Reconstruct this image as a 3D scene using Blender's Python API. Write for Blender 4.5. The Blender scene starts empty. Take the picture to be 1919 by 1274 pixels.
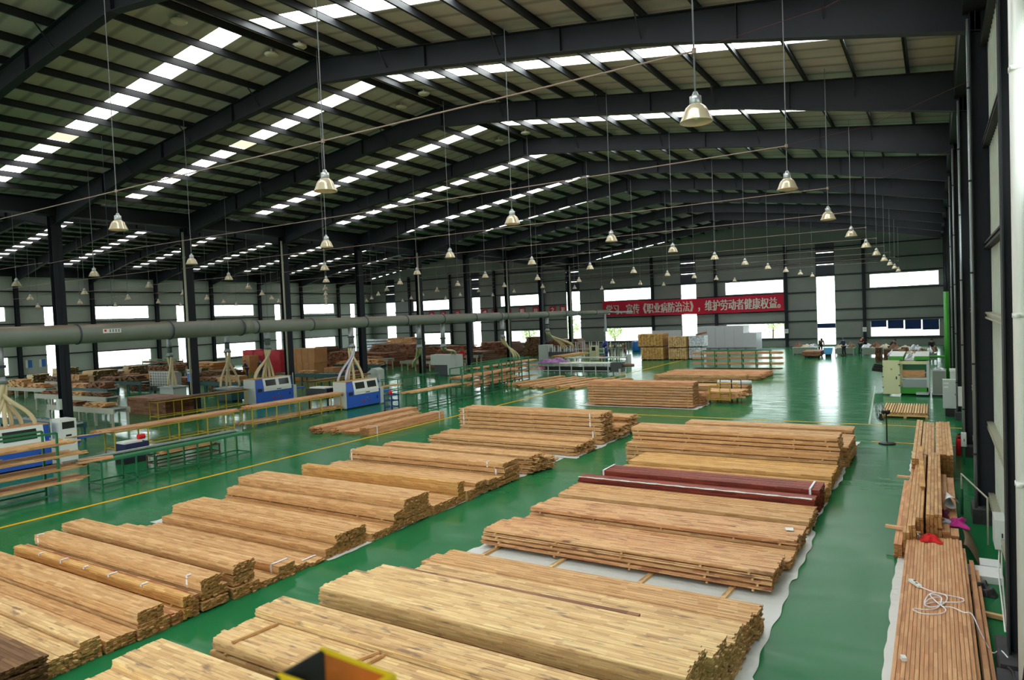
import bpy, math, random
import numpy as np
from mathutils import Vector, Matrix

S = bpy.context.scene
COL = S.collection
rad = math.radians

# ---------------------------------------------------------------- camera
CAM = (0.0, 0.0, 5.0)
yaw, pitch, roll = rad(31.78), rad(-2.01), rad(-2.41)
f = Vector((-math.sin(yaw) * math.cos(pitch), math.cos(yaw) * math.cos(pitch), math.sin(pitch)))
r = Vector((math.cos(yaw), math.sin(yaw), 0.0))
u = r.cross(f)
r2 = math.cos(roll) * r + math.sin(roll) * u
u2 = -math.sin(roll) * r + math.cos(roll) * u
cd = bpy.data.cameras.new('camera')
cam = bpy.data.objects.new('camera', cd)
COL.objects.link(cam)
cam.matrix_world = Matrix(((r2.x, u2.x, -f.x, CAM[0]), (r2.y, u2.y, -f.y, CAM[1]), (r2.z, u2.z, -f.z, CAM[2]), (0, 0, 0, 1)))
cd.sensor_fit = 'HORIZONTAL'
cd.sensor_width = 36.0
cd.lens = 36.0 * 1282 / 1919
cd.clip_start = 0.05
cd.clip_end = 600
cd.dof.use_dof = True
cd.dof.focus_distance = 17.0
cd.dof.aperture_fstop = 4.0
S.camera = cam

# ---------------------------------------------------------------- sky, exposure
SKY = 9.0
ROOFLIGHT = 15.0
w = bpy.data.worlds.new('overcast_sky')
S.world = w
w.use_nodes = True
bg = w.node_tree.nodes['Background']
bg.inputs[0].default_value = (0.90, 0.97, 1.0, 1)
bg.inputs[1].default_value = SKY
S.view_settings.view_transform = 'Standard'
S.view_settings.look = 'None'
S.view_settings.gamma = 1.0
S.view_settings.use_curve_mapping = False
S.view_settings.exposure = 0.0
cy = S.cycles
cy.max_bounces = 6
cy.diffuse_bounces = 4
cy.glossy_bounces = 3
cy.transparent_max_bounces = 8
cy.sample_clamp_indirect = 12.0
cy.caustics_reflective = False
cy.caustics_refractive = False
cy.use_light_tree = True

# ---------------------------------------------------------------- materials
def s2l(c):
    return tuple((x / 12.92 if x <= 0.04045 else ((x + 0.055) / 1.055) ** 2.4) for x in c)

def rgb(a, b, c):
    return s2l((a / 255, b / 255, c / 255)) + (1,)

MATS = {}

def mat(name, col, rough=0.6, metal=0.0, var=0.0, scale=3.0, bump=0.0, emit=0.0, spec=None, dust=None, stretch=None):
    if name in MATS:
        return MATS[name]
    m = bpy.data.materials.new(name)
    m.use_nodes = True
    N, L = m.node_tree.nodes, m.node_tree.links
    b = N['Principled BSDF']
    b.inputs['Base Color'].default_value = col
    b.inputs['Roughness'].default_value = rough
    b.inputs['Metallic'].default_value = metal
    if spec is not None:
        b.inputs['Specular IOR Level'].default_value = spec
    if emit:
        b.inputs['Emission Color'].default_value = col
        b.inputs['Emission Strength'].default_value = emit
    if var or bump or dust:
        tc = N.new('ShaderNodeTexCoord')
        nz = N.new('ShaderNodeTexNoise')
        nz.inputs['Scale'].default_value = scale
        nz.inputs['Detail'].default_value = 5
        if stretch:
            mp = N.new('ShaderNodeMapping')
            mp.inputs['Scale'].default_value = stretch
            L.new(tc.outputs['Object'], mp.inputs[0])
            L.new(mp.outputs[0], nz.inputs['Vector'])
        else:
            L.new(tc.outputs['Object'], nz.inputs['Vector'])
        src = None
        if var:
            mr = N.new('ShaderNodeMapRange')
            mr.inputs['From Min'].default_value = 0.3
            mr.inputs['From Max'].default_value = 0.7
            mr.inputs['To Min'].default_value = 1 - var
            mr.inputs['To Max'].default_value = 1 + var
            L.new(nz.outputs[0], mr.inputs[0])
            mx = N.new('ShaderNodeMix')
            mx.data_type = 'RGBA'
            mx.blend_type = 'MULTIPLY'
            mx.inputs[0].default_value = 1
            mx.inputs[6].default_value = col
            L.new(mr.outputs[0], mx.inputs[7])
            src = mx.outputs[2]
        if dust:
            ge = N.new('ShaderNodeNewGeometry')
            sp = N.new('ShaderNodeSeparateXYZ')
            L.new(ge.outputs['Normal'], sp.inputs[0])
            m2 = N.new('ShaderNodeMapRange')
            m2.inputs['From Min'].default_value = 0.45
            m2.inputs['From Max'].default_value = 0.9
            m2.inputs['To Max'].default_value = 0.85
            L.new(sp.outputs[2], m2.inputs[0])
            mx2 = N.new('ShaderNodeMix')
            mx2.data_type = 'RGBA'
            L.new(m2.outputs[0], mx2.inputs[0])
            if src:
                L.new(src, mx2.inputs[6])
            else:
                mx2.inputs[6].default_value = col
            mx2.inputs[7].default_value = dust
            src = mx2.outputs[2]
        if src:
            L.new(src, b.inputs['Base Color'])
        if bump:
            bp = N.new('ShaderNodeBump')
            bp.inputs['Strength'].default_value = bump
            bp.inputs['Distance'].default_value = 0.05
            L.new(nz.outputs[0], bp.inputs['Height'])
            L.new(bp.outputs[0], b.inputs['Normal'])
    MATS[name] = m
    return m

def wood_mat(name, stops, stain=0.0, block=0.42, stainc=(0.10, 0.055, 0.045, 1), rough=0.55, endc=(0.58, 0.47, 0.32, 1)):
    m = bpy.data.materials.new(name)
    m.use_nodes = True
    N, L = m.node_tree.nodes, m.node_tree.links
    b = N['Principled BSDF']
    b.inputs['Roughness'].default_value = rough
    b.inputs['Specular IOR Level'].default_value = 0.25
    tc = N.new('ShaderNodeTexCoord')
    at = N.new('ShaderNodeAttribute')
    at.attribute_name = 'bid'
    en = N.new('ShaderNodeAttribute')
    en.attribute_name = 'endgrain'
    sp = N.new('ShaderNodeSeparateXYZ')
    L.new(tc.outputs['Object'], sp.inputs[0])
    def M(op, a, b_=None, c=None):
        n = N.new('ShaderNodeMath')
        n.operation = op
        for i, v in enumerate((a, b_, c)):
            if v is None:
                continue
            if isinstance(v, (int, float)):
                n.inputs[i].default_value = v
            else:
                L.new(v, n.inputs[i])
        return n.outputs[0]
    k = M('MULTIPLY', at.outputs['Fac'], 37.0)
    uu = M('FLOOR', M('MULTIPLY_ADD', sp.outputs[0], 1.0 / block, k))
    cb = N.new('ShaderNodeCombineXYZ')
    L.new(uu, cb.inputs[0])
    L.new(M('MULTIPLY', at.outputs['Fac'], 913.0), cb.inputs[1])
    wn = N.new('ShaderNodeTexWhiteNoise')
    wn.noise_dimensions = '2D'
    L.new(cb.outputs[0], wn.inputs['Vector'])
    mixv = M('ADD', M('MULTIPLY', wn.outputs['Value'], 0.62), M('MULTIPLY', M('FRACT', M('MULTIPLY', at.outputs['Fac'], 7.77)), 0.38))
    cr = N.new('ShaderNodeValToRGB')
    e = cr.color_ramp.elements
    e[0].position, e[0].color = 0.0, stops[0]
    e[1].position, e[1].color = 1.0, stops[-1]
    for i, s in enumerate(stops[1:-1]):
        x = e.new((i + 1) / (len(stops) - 1))
        x.color = s
    L.new(mixv, cr.inputs[0])
    mp = N.new('ShaderNodeMapping')
    mp.inputs['Scale'].default_value = (2.5, 45, 45)
    L.new(tc.outputs['Object'], mp.inputs[0])
    nz = N.new('ShaderNodeTexNoise')
    nz.inputs['Scale'].default_value = 1.0
    nz.inputs['Detail'].default_value = 4
    L.new(mp.outputs[0], nz.inputs['Vector'])
    g = N.new('ShaderNodeMapRange')
    g.inputs['From Min'].default_value = 0.3
    g.inputs['From Max'].default_value = 0.7
    g.inputs['To Min'].default_value = 0.80
    g.inputs['To Max'].default_value = 1.12
    L.new(nz.outputs[0], g.inputs[0])
    mx = N.new('ShaderNodeMix')
    mx.data_type = 'RGBA'
    mx.blend_type = 'MULTIPLY'
    mx.inputs[0].default_value = 1
    L.new(cr.outputs[0], mx.inputs[6])
    L.new(g.outputs[0], mx.inputs[7])
    src = mx.outputs[2]
    if stain:
        n2 = N.new('ShaderNodeTexNoise')
        n2.inputs['Scale'].default_value = 1.0
        n2.inputs['Detail'].default_value = 5
        mp2 = N.new('ShaderNodeMapping')
        mp2.inputs['Scale'].default_value = (2.2, 11, 11)
        L.new(tc.outputs['Object'], mp2.inputs[0])
        L.new(mp2.outputs[0], n2.inputs['Vector'])
        r3 = N.new('ShaderNodeMapRange')
        r3.inputs['From Min'].default_value = 0.60
        r3.inputs['From Max'].default_value = 0.70
        r3.inputs['To Max'].default_value = stain
        L.new(n2.outputs[0], r3.inputs[0])
        m3 = N.new('ShaderNodeMix')
        m3.data_type = 'RGBA'
        L.new(r3.outputs[0], m3.inputs[0])
        L.new(src, m3.inputs[6])
        m3.inputs[7].default_value = stainc
        src = m3.outputs[2]
    m4 = N.new('ShaderNodeMix')
    m4.data_type = 'RGBA'
    m4.blend_type = 'MULTIPLY'
    L.new(M('MULTIPLY', en.outputs['Fac'], 0.9), m4.inputs[0])
    L.new(src, m4.inputs[6])
    m4.inputs[7].default_value = endc
    L.new(m4.outputs[2], b.inputs['Base Color'])
    MATS[name] = m
    return m

WOOD = {
    'honey': wood_mat('honey_pine', [rgb(178, 128, 82), rgb(204, 156, 104), rgb(216, 170, 118), rgb(228, 188, 138)], 0.25, 0.3),
    'pale': wood_mat('pale_knotty_pine', [rgb(190, 148, 104), rgb(216, 176, 124), rgb(228, 192, 138), rgb(240, 212, 156)], 0.7, 0.3, (0.16, 0.09, 0.08, 1)),
    'gold': wood_mat('golden_pine', [rgb(186, 134, 78), rgb(208, 158, 94), rgb(222, 174, 108), rgb(234, 192, 130)], 0.15, 0.3),
    'red': wood_mat('reddish_pine', [rgb(168, 106, 74), rgb(210, 156, 108), rgb(222, 174, 124), rgb(234, 194, 144)], 0.75, 0.4, (0.15, 0.05, 0.04, 1)),
    'pink': wood_mat('pinkish_boards', [rgb(188, 130, 88), rgb(206, 150, 106), rgb(218, 166, 120), rgb(228, 180, 136)], 0.15, 0.4),
    'mahogany': wood_mat('mahogany_boards', [rgb(92, 34, 26), rgb(122, 48, 36), rgb(150, 64, 46), rgb(168, 80, 58)], 0.5, 0.6, (0.08, 0.02, 0.02, 1), 0.42),
    'darkend': wood_mat('pale_timber_with_dark_ends', [rgb(190, 158, 110), rgb(214, 184, 134)], 0, 0.6, endc=(.07, .06, .045, 1)),
    'dark': wood_mat('dark_brown_boards', [rgb(86, 62, 44), rgb(108, 78, 54), rgb(130, 96, 66), rgb(150, 112, 78)], 0.4),
    'veneer': wood_mat('brown_veneer', [rgb(92, 56, 42), rgb(128, 84, 62), rgb(156, 108, 80), rgb(176, 130, 96)], 0.5, 0.5),
}

STEEL = mat('dark_blue_painted_steel', rgb(30, 33, 40), 0.6, spec=.3)
PURL = mat('dark_purlin_steel', rgb(40, 43, 46), 0.6, spec=.3)
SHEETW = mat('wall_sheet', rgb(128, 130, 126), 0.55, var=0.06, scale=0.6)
CONC = mat('dark_concrete', rgb(58, 58, 60), 0.85, var=0.2, scale=8)
WHITE = mat('white_paint', rgb(226, 228, 222), 0.4)
PVC = mat('white_pvc', rgb(232, 230, 226), 0.35)
GREYM = mat('light_grey_paint', rgb(190, 196, 190), 0.45)
BLUEM = mat('blue_machine_paint', rgb(44, 92, 190), 0.35)
BLACK = mat('black_plastic', rgb(24, 24, 28), 0.5)
NAVY = mat('navy_cloth', rgb(34, 40, 78), 0.9)
GLASSD = mat('dark_machine_window', rgb(40, 44, 44), 0.12)
YEL = mat('yellow_paint', rgb(190, 158, 40), 0.5)
GRN = mat('green_paint', rgb(26, 108, 66), 0.5)
GRN2 = mat('bright_green_paint', rgb(58, 150, 44), 0.4)
CREAM = mat('cream_paint', rgb(214, 212, 168), 0.45)
ALU = mat('aluminium', rgb(190, 194, 196), 0.35, 0.7)
GALV = mat('galvanised_steel', rgb(150, 156, 158), 0.4, 0.6)
FILM = mat('white_plastic_film', rgb(212, 216, 214), 0.35, bump=0.5, scale=5)
STRAP = mat('white_strap', rgb(235, 235, 245), 0.4)
REDC = mat('red_cloth', rgb(205, 24, 26), 0.85, var=0.15, scale=6)
REDT = mat('red_tarpaulin', rgb(176, 26, 42), 0.6, var=0.2, scale=1.5)
MAG = mat('magenta_cloth', rgb(176, 22, 126), 0.8, var=0.15, scale=8)
CARD = mat('cardboard', rgb(176, 124, 78), 0.8, var=0.12, scale=1.5)
HOSE = mat('cream_hose', rgb(206, 190, 150), 0.6)
HOSES = mat('silver_hose', rgb(196, 194, 206), 0.3, 0.5)
DUCT = mat('grey_green_duct', rgb(112, 120, 110), 0.4, var=0.08, scale=1.2, dust=rgb(108, 88, 62))
DUSTY = mat('dusty_top', rgb(190, 146, 98), 0.85)
BANNER = mat('red_banner', rgb(212, 22, 62), 0.6)
LETTER = mat('banner_lettering', rgb(222, 208, 196), 0.6)
SKIN = mat('skin', rgb(190, 140, 110), 0.5)
SHADE = mat('lamp_shade_enamel', rgb(206, 192, 164), 0.22, 0.25)
SHADEIN = mat('lamp_bulb_glass', rgb(210, 210, 190), 0.1)
ROD = mat('lamp_rod', rgb(112, 114, 116), 0.5, 0.2)
CONDUIT = mat('conduit', rgb(150, 128, 116), 0.5)
TEAL = mat('teal_paint', rgb(36, 84, 84), 0.5)
SHADEB = mat('blue_shade_film', rgb(44, 74, 130), 0.6)
FOIL = mat('foil_wrap', rgb(196, 198, 206), 0.25, 0.4, bump=1.0, scale=7, var=0.4)

def skylight_mat(name, col, k):
    m = bpy.data.materials.new(name)
    m.use_nodes = True
    N, L = m.node_tree.nodes, m.node_tree.links
    N.remove(N['Principled BSDF'])
    e = N.new('ShaderNodeEmission')
    e.inputs[0].default_value = col
    e.inputs[1].default_value = ROOFLIGHT * k
    L.new(e.outputs[0], N['Material Output'].inputs[0])
    return m
SKYL = skylight_mat('backlit_fibreglass', (0.97, 1.0, 0.97, 1), 1.0)
SKYLM = skylight_mat('backlit_old_fibreglass', (1.0, .98, .94, 1), 0.48)
SKYLD = skylight_mat('backlit_dusty_fibreglass', (1.0, .98, .92, 1), 0.33)
SKYL2 = skylight_mat('backlit_yellowed_fibreglass', (1.0, 0.90, 0.66, 1), 0.075)
SKYL3 = skylight_mat('backlit_aged_fibreglass', (1.0, 0.95, 0.80, 1), 0.13)

def glass_mat(name, tint, fac):
    m = bpy.data.materials.new(name)
    m.use_nodes = True
    N, L = m.node_tree.nodes, m.node_tree.links
    N.remove(N['Principled BSDF'])
    t = N.new('ShaderNodeBsdfTransparent')
    t.inputs[0].default_value = tint
    g = N.new('ShaderNodeBsdfGlossy')
    g.inputs['Roughness'].default_value = 0.03
    mx = N.new('ShaderNodeMixShader')
    mx.inputs[0].default_value = fac
    L.new(t.outputs[0], mx.inputs[1])
    L.new(g.outputs[0], mx.inputs[2])
    L.new(mx.outputs[0], N['Material Output'].inputs[0])
    return m
GLASS = glass_mat('window_glass', (0.94, 0.97, 0.95, 1), 0.06)

def floor_mat():
    m = bpy.data.materials.new('green_epoxy_floor')
    m.use_nodes = True
    N, L = m.node_tree.nodes, m.node_tree.links
    b = N['Principled BSDF']
    tc = N.new('ShaderNodeTexCoord')
    n1 = N.new('ShaderNodeTexNoise')
    n1.inputs['Scale'].default_value = 0.35
    n1.inputs['Detail'].default_value = 6
    L.new(tc.outputs['Object'], n1.inputs['Vector'])
    cr = N.new('ShaderNodeValToRGB')
    cr.color_ramp.elements[0].position = 0.3
    cr.color_ramp.elements[0].color = (0.010, 0.140, 0.046, 1)
    cr.color_ramp.elements[1].position = 0.72
    cr.color_ramp.elements[1].color = (0.016, 0.165, 0.056, 1)
    L.new(n1.outputs[0], cr.inputs[0])
    L.new(cr.outputs[0], b.inputs['Base Color'])
    n2 = N.new('ShaderNodeTexNoise')
    n2.inputs['Scale'].default_value = 1.0
    n2.inputs['Detail'].default_value = 4
    mp = N.new('ShaderNodeMapping')
    mp.inputs['Scale'].default_value = (0.8, 3.5, 1)
    L.new(tc.outputs['Object'], mp.inputs[0])
    L.new(mp.outputs[0], n2.inputs['Vector'])
    mr = N.new('ShaderNodeMapRange')
    mr.inputs['From Min'].default_value = 0.3
    mr.inputs['From Max'].default_value = 0.7
    mr.inputs['To Min'].default_value = 0.12
    mr.inputs['To Max'].default_value = 0.26
    L.new(n2.outputs[0], mr.inputs[0])
    L.new(mr.outputs[0], b.inputs['Roughness'])
    bp = N.new('ShaderNodeBump')
    bp.inputs['Strength'].default_value = 0.10
    bp.inputs['Distance'].default_value = 0.01
    L.new(n2.outputs[0], bp.inputs['Height'])
    L.new(bp.outputs[0], b.inputs['Normal'])
    b.inputs['Specular IOR Level'].default_value = 0.11
    return m
FLOOR = floor_mat()

def roofsheet_mat():
    m = bpy.data.materials.new('roof_insulation_sheet')
    m.use_nodes = True
    N, L = m.node_tree.nodes, m.node_tree.links
    b = N['Principled BSDF']
    b.inputs['Roughness'].default_value = 0.7
    tc = N.new('ShaderNodeTexCoord')
    wv = N.new('ShaderNodeTexWave')
    wv.bands_direction = 'Y'
    wv.inputs['Scale'].default_value = 0.35
    wv.inputs['Distortion'].default_value = 0.4
    L.new(tc.outputs['Object'], wv.inputs['Vector'])
    nz = N.new('ShaderNodeTexNoise')
    nz.inputs['Scale'].default_value = 0.9
    nz.inputs['Detail'].default_value = 5
    L.new(tc.outputs['Object'], nz.inputs['Vector'])
    cr = N.new('ShaderNodeValToRGB')
    cr.color_ramp.elements[0].position = 0.0
    cr.color_ramp.elements[0].color = rgb(142, 138, 134)
    cr.color_ramp.elements[1].position = 0.2
    cr.color_ramp.elements[1].color = rgb(180, 175, 170)
    L.new(wv.outputs[0], cr.inputs[0])
    mx = N.new('ShaderNodeMix')
    mx.data_type = 'RGBA'
    mx.blend_type = 'MULTIPLY'
    mx.inputs[0].default_value = 1
    mr = N.new('ShaderNodeMapRange')
    mr.inputs['From Min'].default_value = 0.3
    mr.inputs['From Max'].default_value = 0.7
    mr.inputs['To Min'].default_value = 0.88
    mr.inputs['To Max'].default_value = 1.1
    L.new(nz.outputs[0], mr.inputs[0])
    L.new(cr.outputs[0], mx.inputs[6])
    L.new(mr.outputs[0], mx.inputs[7])
    L.new(mx.outputs[2], b.inputs['Base Color'])
    return m
ROOFM = roofsheet_mat()

# ---------------------------------------------------------------- mesh helpers
class MB:
    """collects shapes and links them as one mesh object"""
    def __init__(self):
        self.v, self.f, self.a, self.e, self.n = [], [], [], [], 0
    def add(self, vs, fs, bid=0.0, ends=None):
        o = self.n
        self.v.extend(tuple(map(float, p)) for p in vs)
        self.n += len(vs)
        for i, q in enumerate(fs):
            self.f.append(tuple(o + k for k in q))
            self.a.append(bid)
            self.e.append(1.0 if ends and i in ends else 0.0)
        return self
    def box(self, x0, x1, y0, y1, z0, z1, bid=0.0, endaxis=None):
        vs = [(x0, y0, z0), (x1, y0, z0), (x1, y1, z0), (x0, y1, z0), (x0, y0, z1), (x1, y0, z1), (x1, y1, z1), (x0, y1, z1)]
        fs = [(0, 3, 2, 1), (4, 5, 6, 7), (0, 1, 5, 4), (2, 3, 7, 6), (1, 2, 6, 5), (3, 0, 4, 7)]
        return self.add(vs, fs, bid, (4, 5) if endaxis == 'x' else None)
    def obox(self, c, s, rz=0.0, rx=0.0, ry=0.0, bid=0.0):
        m = Matrix.Rotation(rz, 3, 'Z') @ Matrix.Rotation(ry, 3, 'Y') @ Matrix.Rotation(rx, 3, 'X')
        o = MB().box(-s[0] / 2, s[0] / 2, -s[1] / 2, s[1] / 2, -s[2] / 2, s[2] / 2)
        return self.add([tuple(Vector(c) + m @ Vector(p)) for p in o.v], o.f, bid, (4, 5))
    def beam(self, p, q, a, b=None):
        p, q = Vector(p), Vector(q)
        b = b or a
        d = (q - p).normalized()
        up = Vector((0, 0, 1)) if abs(d.z) < 0.95 else Vector((1, 0, 0))
        s = d.cross(up).normalized() * a / 2
        t = s.cross(d).normalized() * b / 2
        vs = [p - s - t, p + s - t, p + s + t, p - s + t, q - s - t, q + s - t, q + s + t, q - s + t]
        return self.add([tuple(x) for x in vs], [(0, 1, 2, 3), (7, 6, 5, 4), (0, 4, 5, 1), (1, 5, 6, 2), (2, 6, 7, 3), (3, 7, 4, 0)])
    def tube(self, pts, rr, n=10, cap=True):
        pts = [Vector(p) for p in pts]
        if not isinstance(rr, (list, tuple)):
            rr = [rr] * len(pts)
        vs, fs = [], []
        ref = None
        for i, p in enumerate(pts):
            d = (pts[min(i + 1, len(pts) - 1)] - pts[max(i - 1, 0)]).normalized()
            if ref is None:
                ref = Vector((0, 0, 1)) if abs(d.z) < 0.9 else Vector((1, 0, 0))
            s = d.cross(ref).normalized()
            t = s.cross(d).normalized()
            ref = t
            for k in range(n):
                an = 2 * math.pi * k / n
                vs.append(tuple(p + (s * math.cos(an) + t * math.sin(an)) * rr[i]))
        for i in range(len(pts) - 1):
            for k in range(n):
                fs.append((i * n + k, i * n + (k + 1) % n, (i + 1) * n + (k + 1) % n, (i + 1) * n + k))
        if cap:
            fs.append(tuple(range(n))[::-1])
            fs.append(tuple((len(pts) - 1) * n + k for k in range(n)))
        return self.add(vs, fs)
    def lathe(self, prof, c=(0, 0, 0), n=24):
        vs, fs = [], []
        for (rr, z) in prof:
            for k in range(n):
                an = 2 * math.pi * k / n
                vs.append((c[0] + rr * math.cos(an), c[1] + rr * math.sin(an), c[2] + z))
        for i in range(len(prof) - 1):
            for k in range(n):
                fs.append((i * n + k, i * n + (k + 1) % n, (i + 1) * n + (k + 1) % n, (i + 1) * n + k))
        return self.add(vs, fs)
    def prism(self, poly, y0, y1, axis='y'):
        n = len(poly)
        if axis == 'y':
            vs = [(a, y0, b) for a, b in poly] + [(a, y1, b) for a, b in poly]
        elif axis == 'x':
            vs = [(y0, a, b) for a, b in poly] + [(y1, a, b) for a, b in poly]
        else:
            vs = [(a, b, y0) for a, b in poly] + [(a, b, y1) for a, b in poly]
        fs = [tuple(range(n)), tuple(range(2 * n - 1, n - 1, -1))]
        fs += [(i, i + n, (i + 1) % n + n, (i + 1) % n) for i in range(n)]
        return self.add(vs, fs)
    def grid(self, fn, nu, nv, thick=0.0):
        vs = [fn(i / nu, j / nv) for j in range(nv + 1) for i in range(nu + 1)]
        fs = [(j * (nu + 1) + i, j * (nu + 1) + i + 1, (j + 1) * (nu + 1) + i + 1, (j + 1) * (nu + 1) + i) for j in range(nv) for i in range(nu)]
        return self.add(vs, fs)
    def build(self, name, m, parent=None, smooth=False, at=None):
        o_ = Vector((0, 0, 0))
        if parent is not None:
            base = parent
            while base is not None:
                o_ += Vector(base.location)
                base = base.parent
            if at == 'local':
                o_ = Vector((0, 0, 0))
        elif at is not None:
            o_ = Vector(at)
        V = np.array(self.v, dtype=np.float64) - np.array(o_[:])
        me = bpy.data.meshes.new(name)
        me.from_pydata(V.tolist(), [], self.f)
        me.materials.append(m)
        if any(self.a) or any(self.e):
            A = me.attributes.new('bid', 'FLOAT', 'FACE')
            A.data.foreach_set('value', self.a)
            B = me.attributes.new('endgrain', 'FLOAT', 'FACE')
            B.data.foreach_set('value', self.e)
        if smooth:
            me.polygons.foreach_set('use_smooth', [True] * len(me.polygons))
        me.validate()
        me.update()
        ob = bpy.data.objects.new(name, me)
        COL.objects.link(ob)
        if parent is not None:
            ob.parent = parent
        elif at is not None:
            ob.location = at
        return ob

def fixn(ob, ang=35):
    import bmesh
    bm = bmesh.new()
    bm.from_mesh(ob.data)
    bmesh.ops.recalc_face_normals(bm, faces=bm.faces)
    bm.to_mesh(ob.data)
    bm.free()
    return ob

def tag(o, label=None, cat=None, group=None, kind=None):
    if label: o['label'] = label
    if cat: o['category'] = cat
    if group: o['group'] = group
    if kind: o['kind'] = kind
    return o

def thing(name, label, cat, loc, group=None, kind=None):
    o = bpy.data.objects.new(name, None)
    o.empty_display_size = 0.2
    COL.objects.link(o)
    o.location = loc
    return tag(o, label, cat, group, kind)

def copy_tree(o, parent=None):
    c = o.copy()
    COL.objects.link(c)
    c.parent = parent
    for ch in list(o.children):
        copy_tree(ch, c)
    return c

def B(*a):
    return MB().box(*a)

RNG = random.Random(7)

# ================================================================ THE HALL
BAY = 7.5
YK = [10.9 + BAY * k for k in range(-3, 10)]
YF = 86.0
YN = -12.0
XW = 1.07
XC = -39.65
XL = -81.0
XR1, XR2 = -19.4, -60.1
ZR = 14.85
SL = 1 / 7.2
def ztop(x):
    xr = XR1 if x > XC else XR2
    return ZR - abs(x - xr) * SL

# ---- floor
tag(B(XL - .3, XW + .3, YN - .3, YF + .3, -0.2, 0.0).build('floor', FLOOR), kind='structure')
GRD = mat('pale_ground', rgb(170, 168, 158), 0.9)
tag(MB().box(-200, 120, -80, YN - .35, -0.3, -0.05).box(-200, 120, YF + .35, 260, -0.3, -0.05).box(-200, XL - .35, YN - .35, YF + .35, -0.3, -0.05).box(XW + .35, 120, YN - .35, YF + .35, -0.3, -0.05).build('ground', GRD), kind='structure')

# ---- floor lines
LINE = mat('yellow_line_paint', rgb(226, 166, 10), 0.6, spec=.15)
LINEW = mat('pale_line_paint', rgb(150, 176, 150), 0.35)
for nm, bx in (('trim_1', (-21.07, -20.93, 2, 66)), ('trim_2', (-20.9, XW, 30.95, 31.05)), ('trim_3', (-2.0, XW, 27.2, 27.3))):
    tag(B(bx[0], bx[1], bx[2], bx[3], 0.0, 0.004).build(nm, LINE), kind='structure')
tag(MB().beam((-2.35, 31.1, .003), (-3.05, 45, .003), 0.07, .004).build('trim_4', LINEW), kind='structure')

# ---- walls with openings
def wall(name, axis, c, t, u0, u1, z0, z1, holes, gables=None):
    us = sorted({u0, u1, *[h[0] for h in holes], *[h[1] for h in holes]})
    mb = MB()
    for a, b in zip(us[:-1], us[1:]):
        mid = (a + b) / 2
        spans = sorted([(h[2], h[3]) for h in holes if h[0] < mid < h[1]])
        z = z0
        for s, e in spans + [(z1, z1)]:
            if s > z + 1e-4:
                if axis == 'x':
                    mb.box(c, c + t, a, b, z, s)
                else:
                    mb.box(a, b, c, c + t, z, s)
            z = max(z, e)
    if gables:
        for poly in gables:
            mb.prism(poly, c, c + t, 'y')
    o = mb.build(name, SHEETW)
    return tag(o, kind='structure')

WIN = []   # (axis, c, u0, u1, z0, z1, nmull, style)
far_holes = []
def fwin(u0, u1, z0, z1, n, tr=0):
    far_holes.append((u0, u1, z0, z1))
    WIN.append(('y', YF, u0, u1, z0, z1, n, tr))
for a, b, n in ((-6.15, .42, 8), (-22.0, -15.2, 4), (-38.3, -31.3, 4), (-55.0, -48.0, 3), (-71.8, -64.6, 3)):
    fwin(a, b, 6.45, 7.98, n)
    fwin(a, b, 1.0, 2.8, 4 if n != 3 else 2)
for a, b in ((-11.65, -9.65), (-27.6, -25.6), (-44.05, -41.9), (-60.2, -58.7), (-77.6, -75.6)):
    fwin(a, b, 0.15, 8.05, 1, 6)
DARKP = mat('dark_navy_panel', rgb(34, 40, 56), .4)
for a, b in ((-11.65, -9.65), (-27.6, -25.6), (-44.05, -41.9), (-60.2, -58.7), (-77.6, -75.6)):
    far_holes.append((a + .1, b - .1, 9.36, 9.42))
    far_holes.append((a + .1, b - .1, 10.72, 10.79))
gab = [[(XC, 11.9), (XW + .2, 11.9), (XW + .2, ztop(XW)), (XR1, ZR + .4), (XC, ztop(XC) + .1)],
       [(XL - .2, 11.9), (XC, 11.9), (XC, ztop(XC) + .1), (XR2, ZR + .4), (XL - .2, ztop(XL) + .1)]]
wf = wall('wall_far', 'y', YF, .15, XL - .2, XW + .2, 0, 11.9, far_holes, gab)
near_holes = []  # unseen window bands, added and enlarged to light the foreground and stack sides
for k in range(5):
    a = -6.5 - 16.3 * k
    for z0_, z1_ in ((1.0, 4.8), (5.6, 9.0)):
        near_holes.append((a - 7.2, a + 3, z0_, z1_))
        WIN.append(('y', YN - .15, a - 7.2, a + 3, z0_, z1_, 6, 2))
wn = wall('wall_near', 'y', YN - .15, .15, XL - .2, XW + .2, 0, 11.9, near_holes, gab)
left_holes = []
def lwin(u0, u1, z0, z1, n, tr=0):
    left_holes.append((u0, u1, z0, z1))
    WIN.append(('x', XL, u0, u1, z0, z1, n, tr))
for k in range(-2, 4):
    y = 41.1 + 15.05 * k
    lwin(y, y + 6.4, 6.6, 8.1, 4)
    lwin(y, y + 6.4, 1.05, 2.95, 4)
    if -11 < y - 5.1:
        lwin(y - 5.1, y - 4.05, 0.15, 8.1, 1, 5)
SHEETW_KEEP = SHEETW
SHEETW = mat('left_wall_sheet_lit', rgb(168, 174, 166), 0.5, var=0.06, scale=0.6)  # lighter copy of the wall sheeting; the light pooled here is in its colour
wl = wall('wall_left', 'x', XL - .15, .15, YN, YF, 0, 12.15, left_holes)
right_holes = []
for k in range(-2, 5):
    y = 13.0 + 15 * k
    right_holes.append((y - 7.0, y - 3.0, 6.3, 8.0))
    WIN.append(('x', XW + .15, y - 7.0, y - 3.0, 6.3, 8.0, 3, 0))
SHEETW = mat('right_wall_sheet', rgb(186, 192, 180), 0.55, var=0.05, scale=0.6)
wr = wall('wall_right', 'x', XW, .15, YN, YF, 0, 12.3, right_holes)

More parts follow.
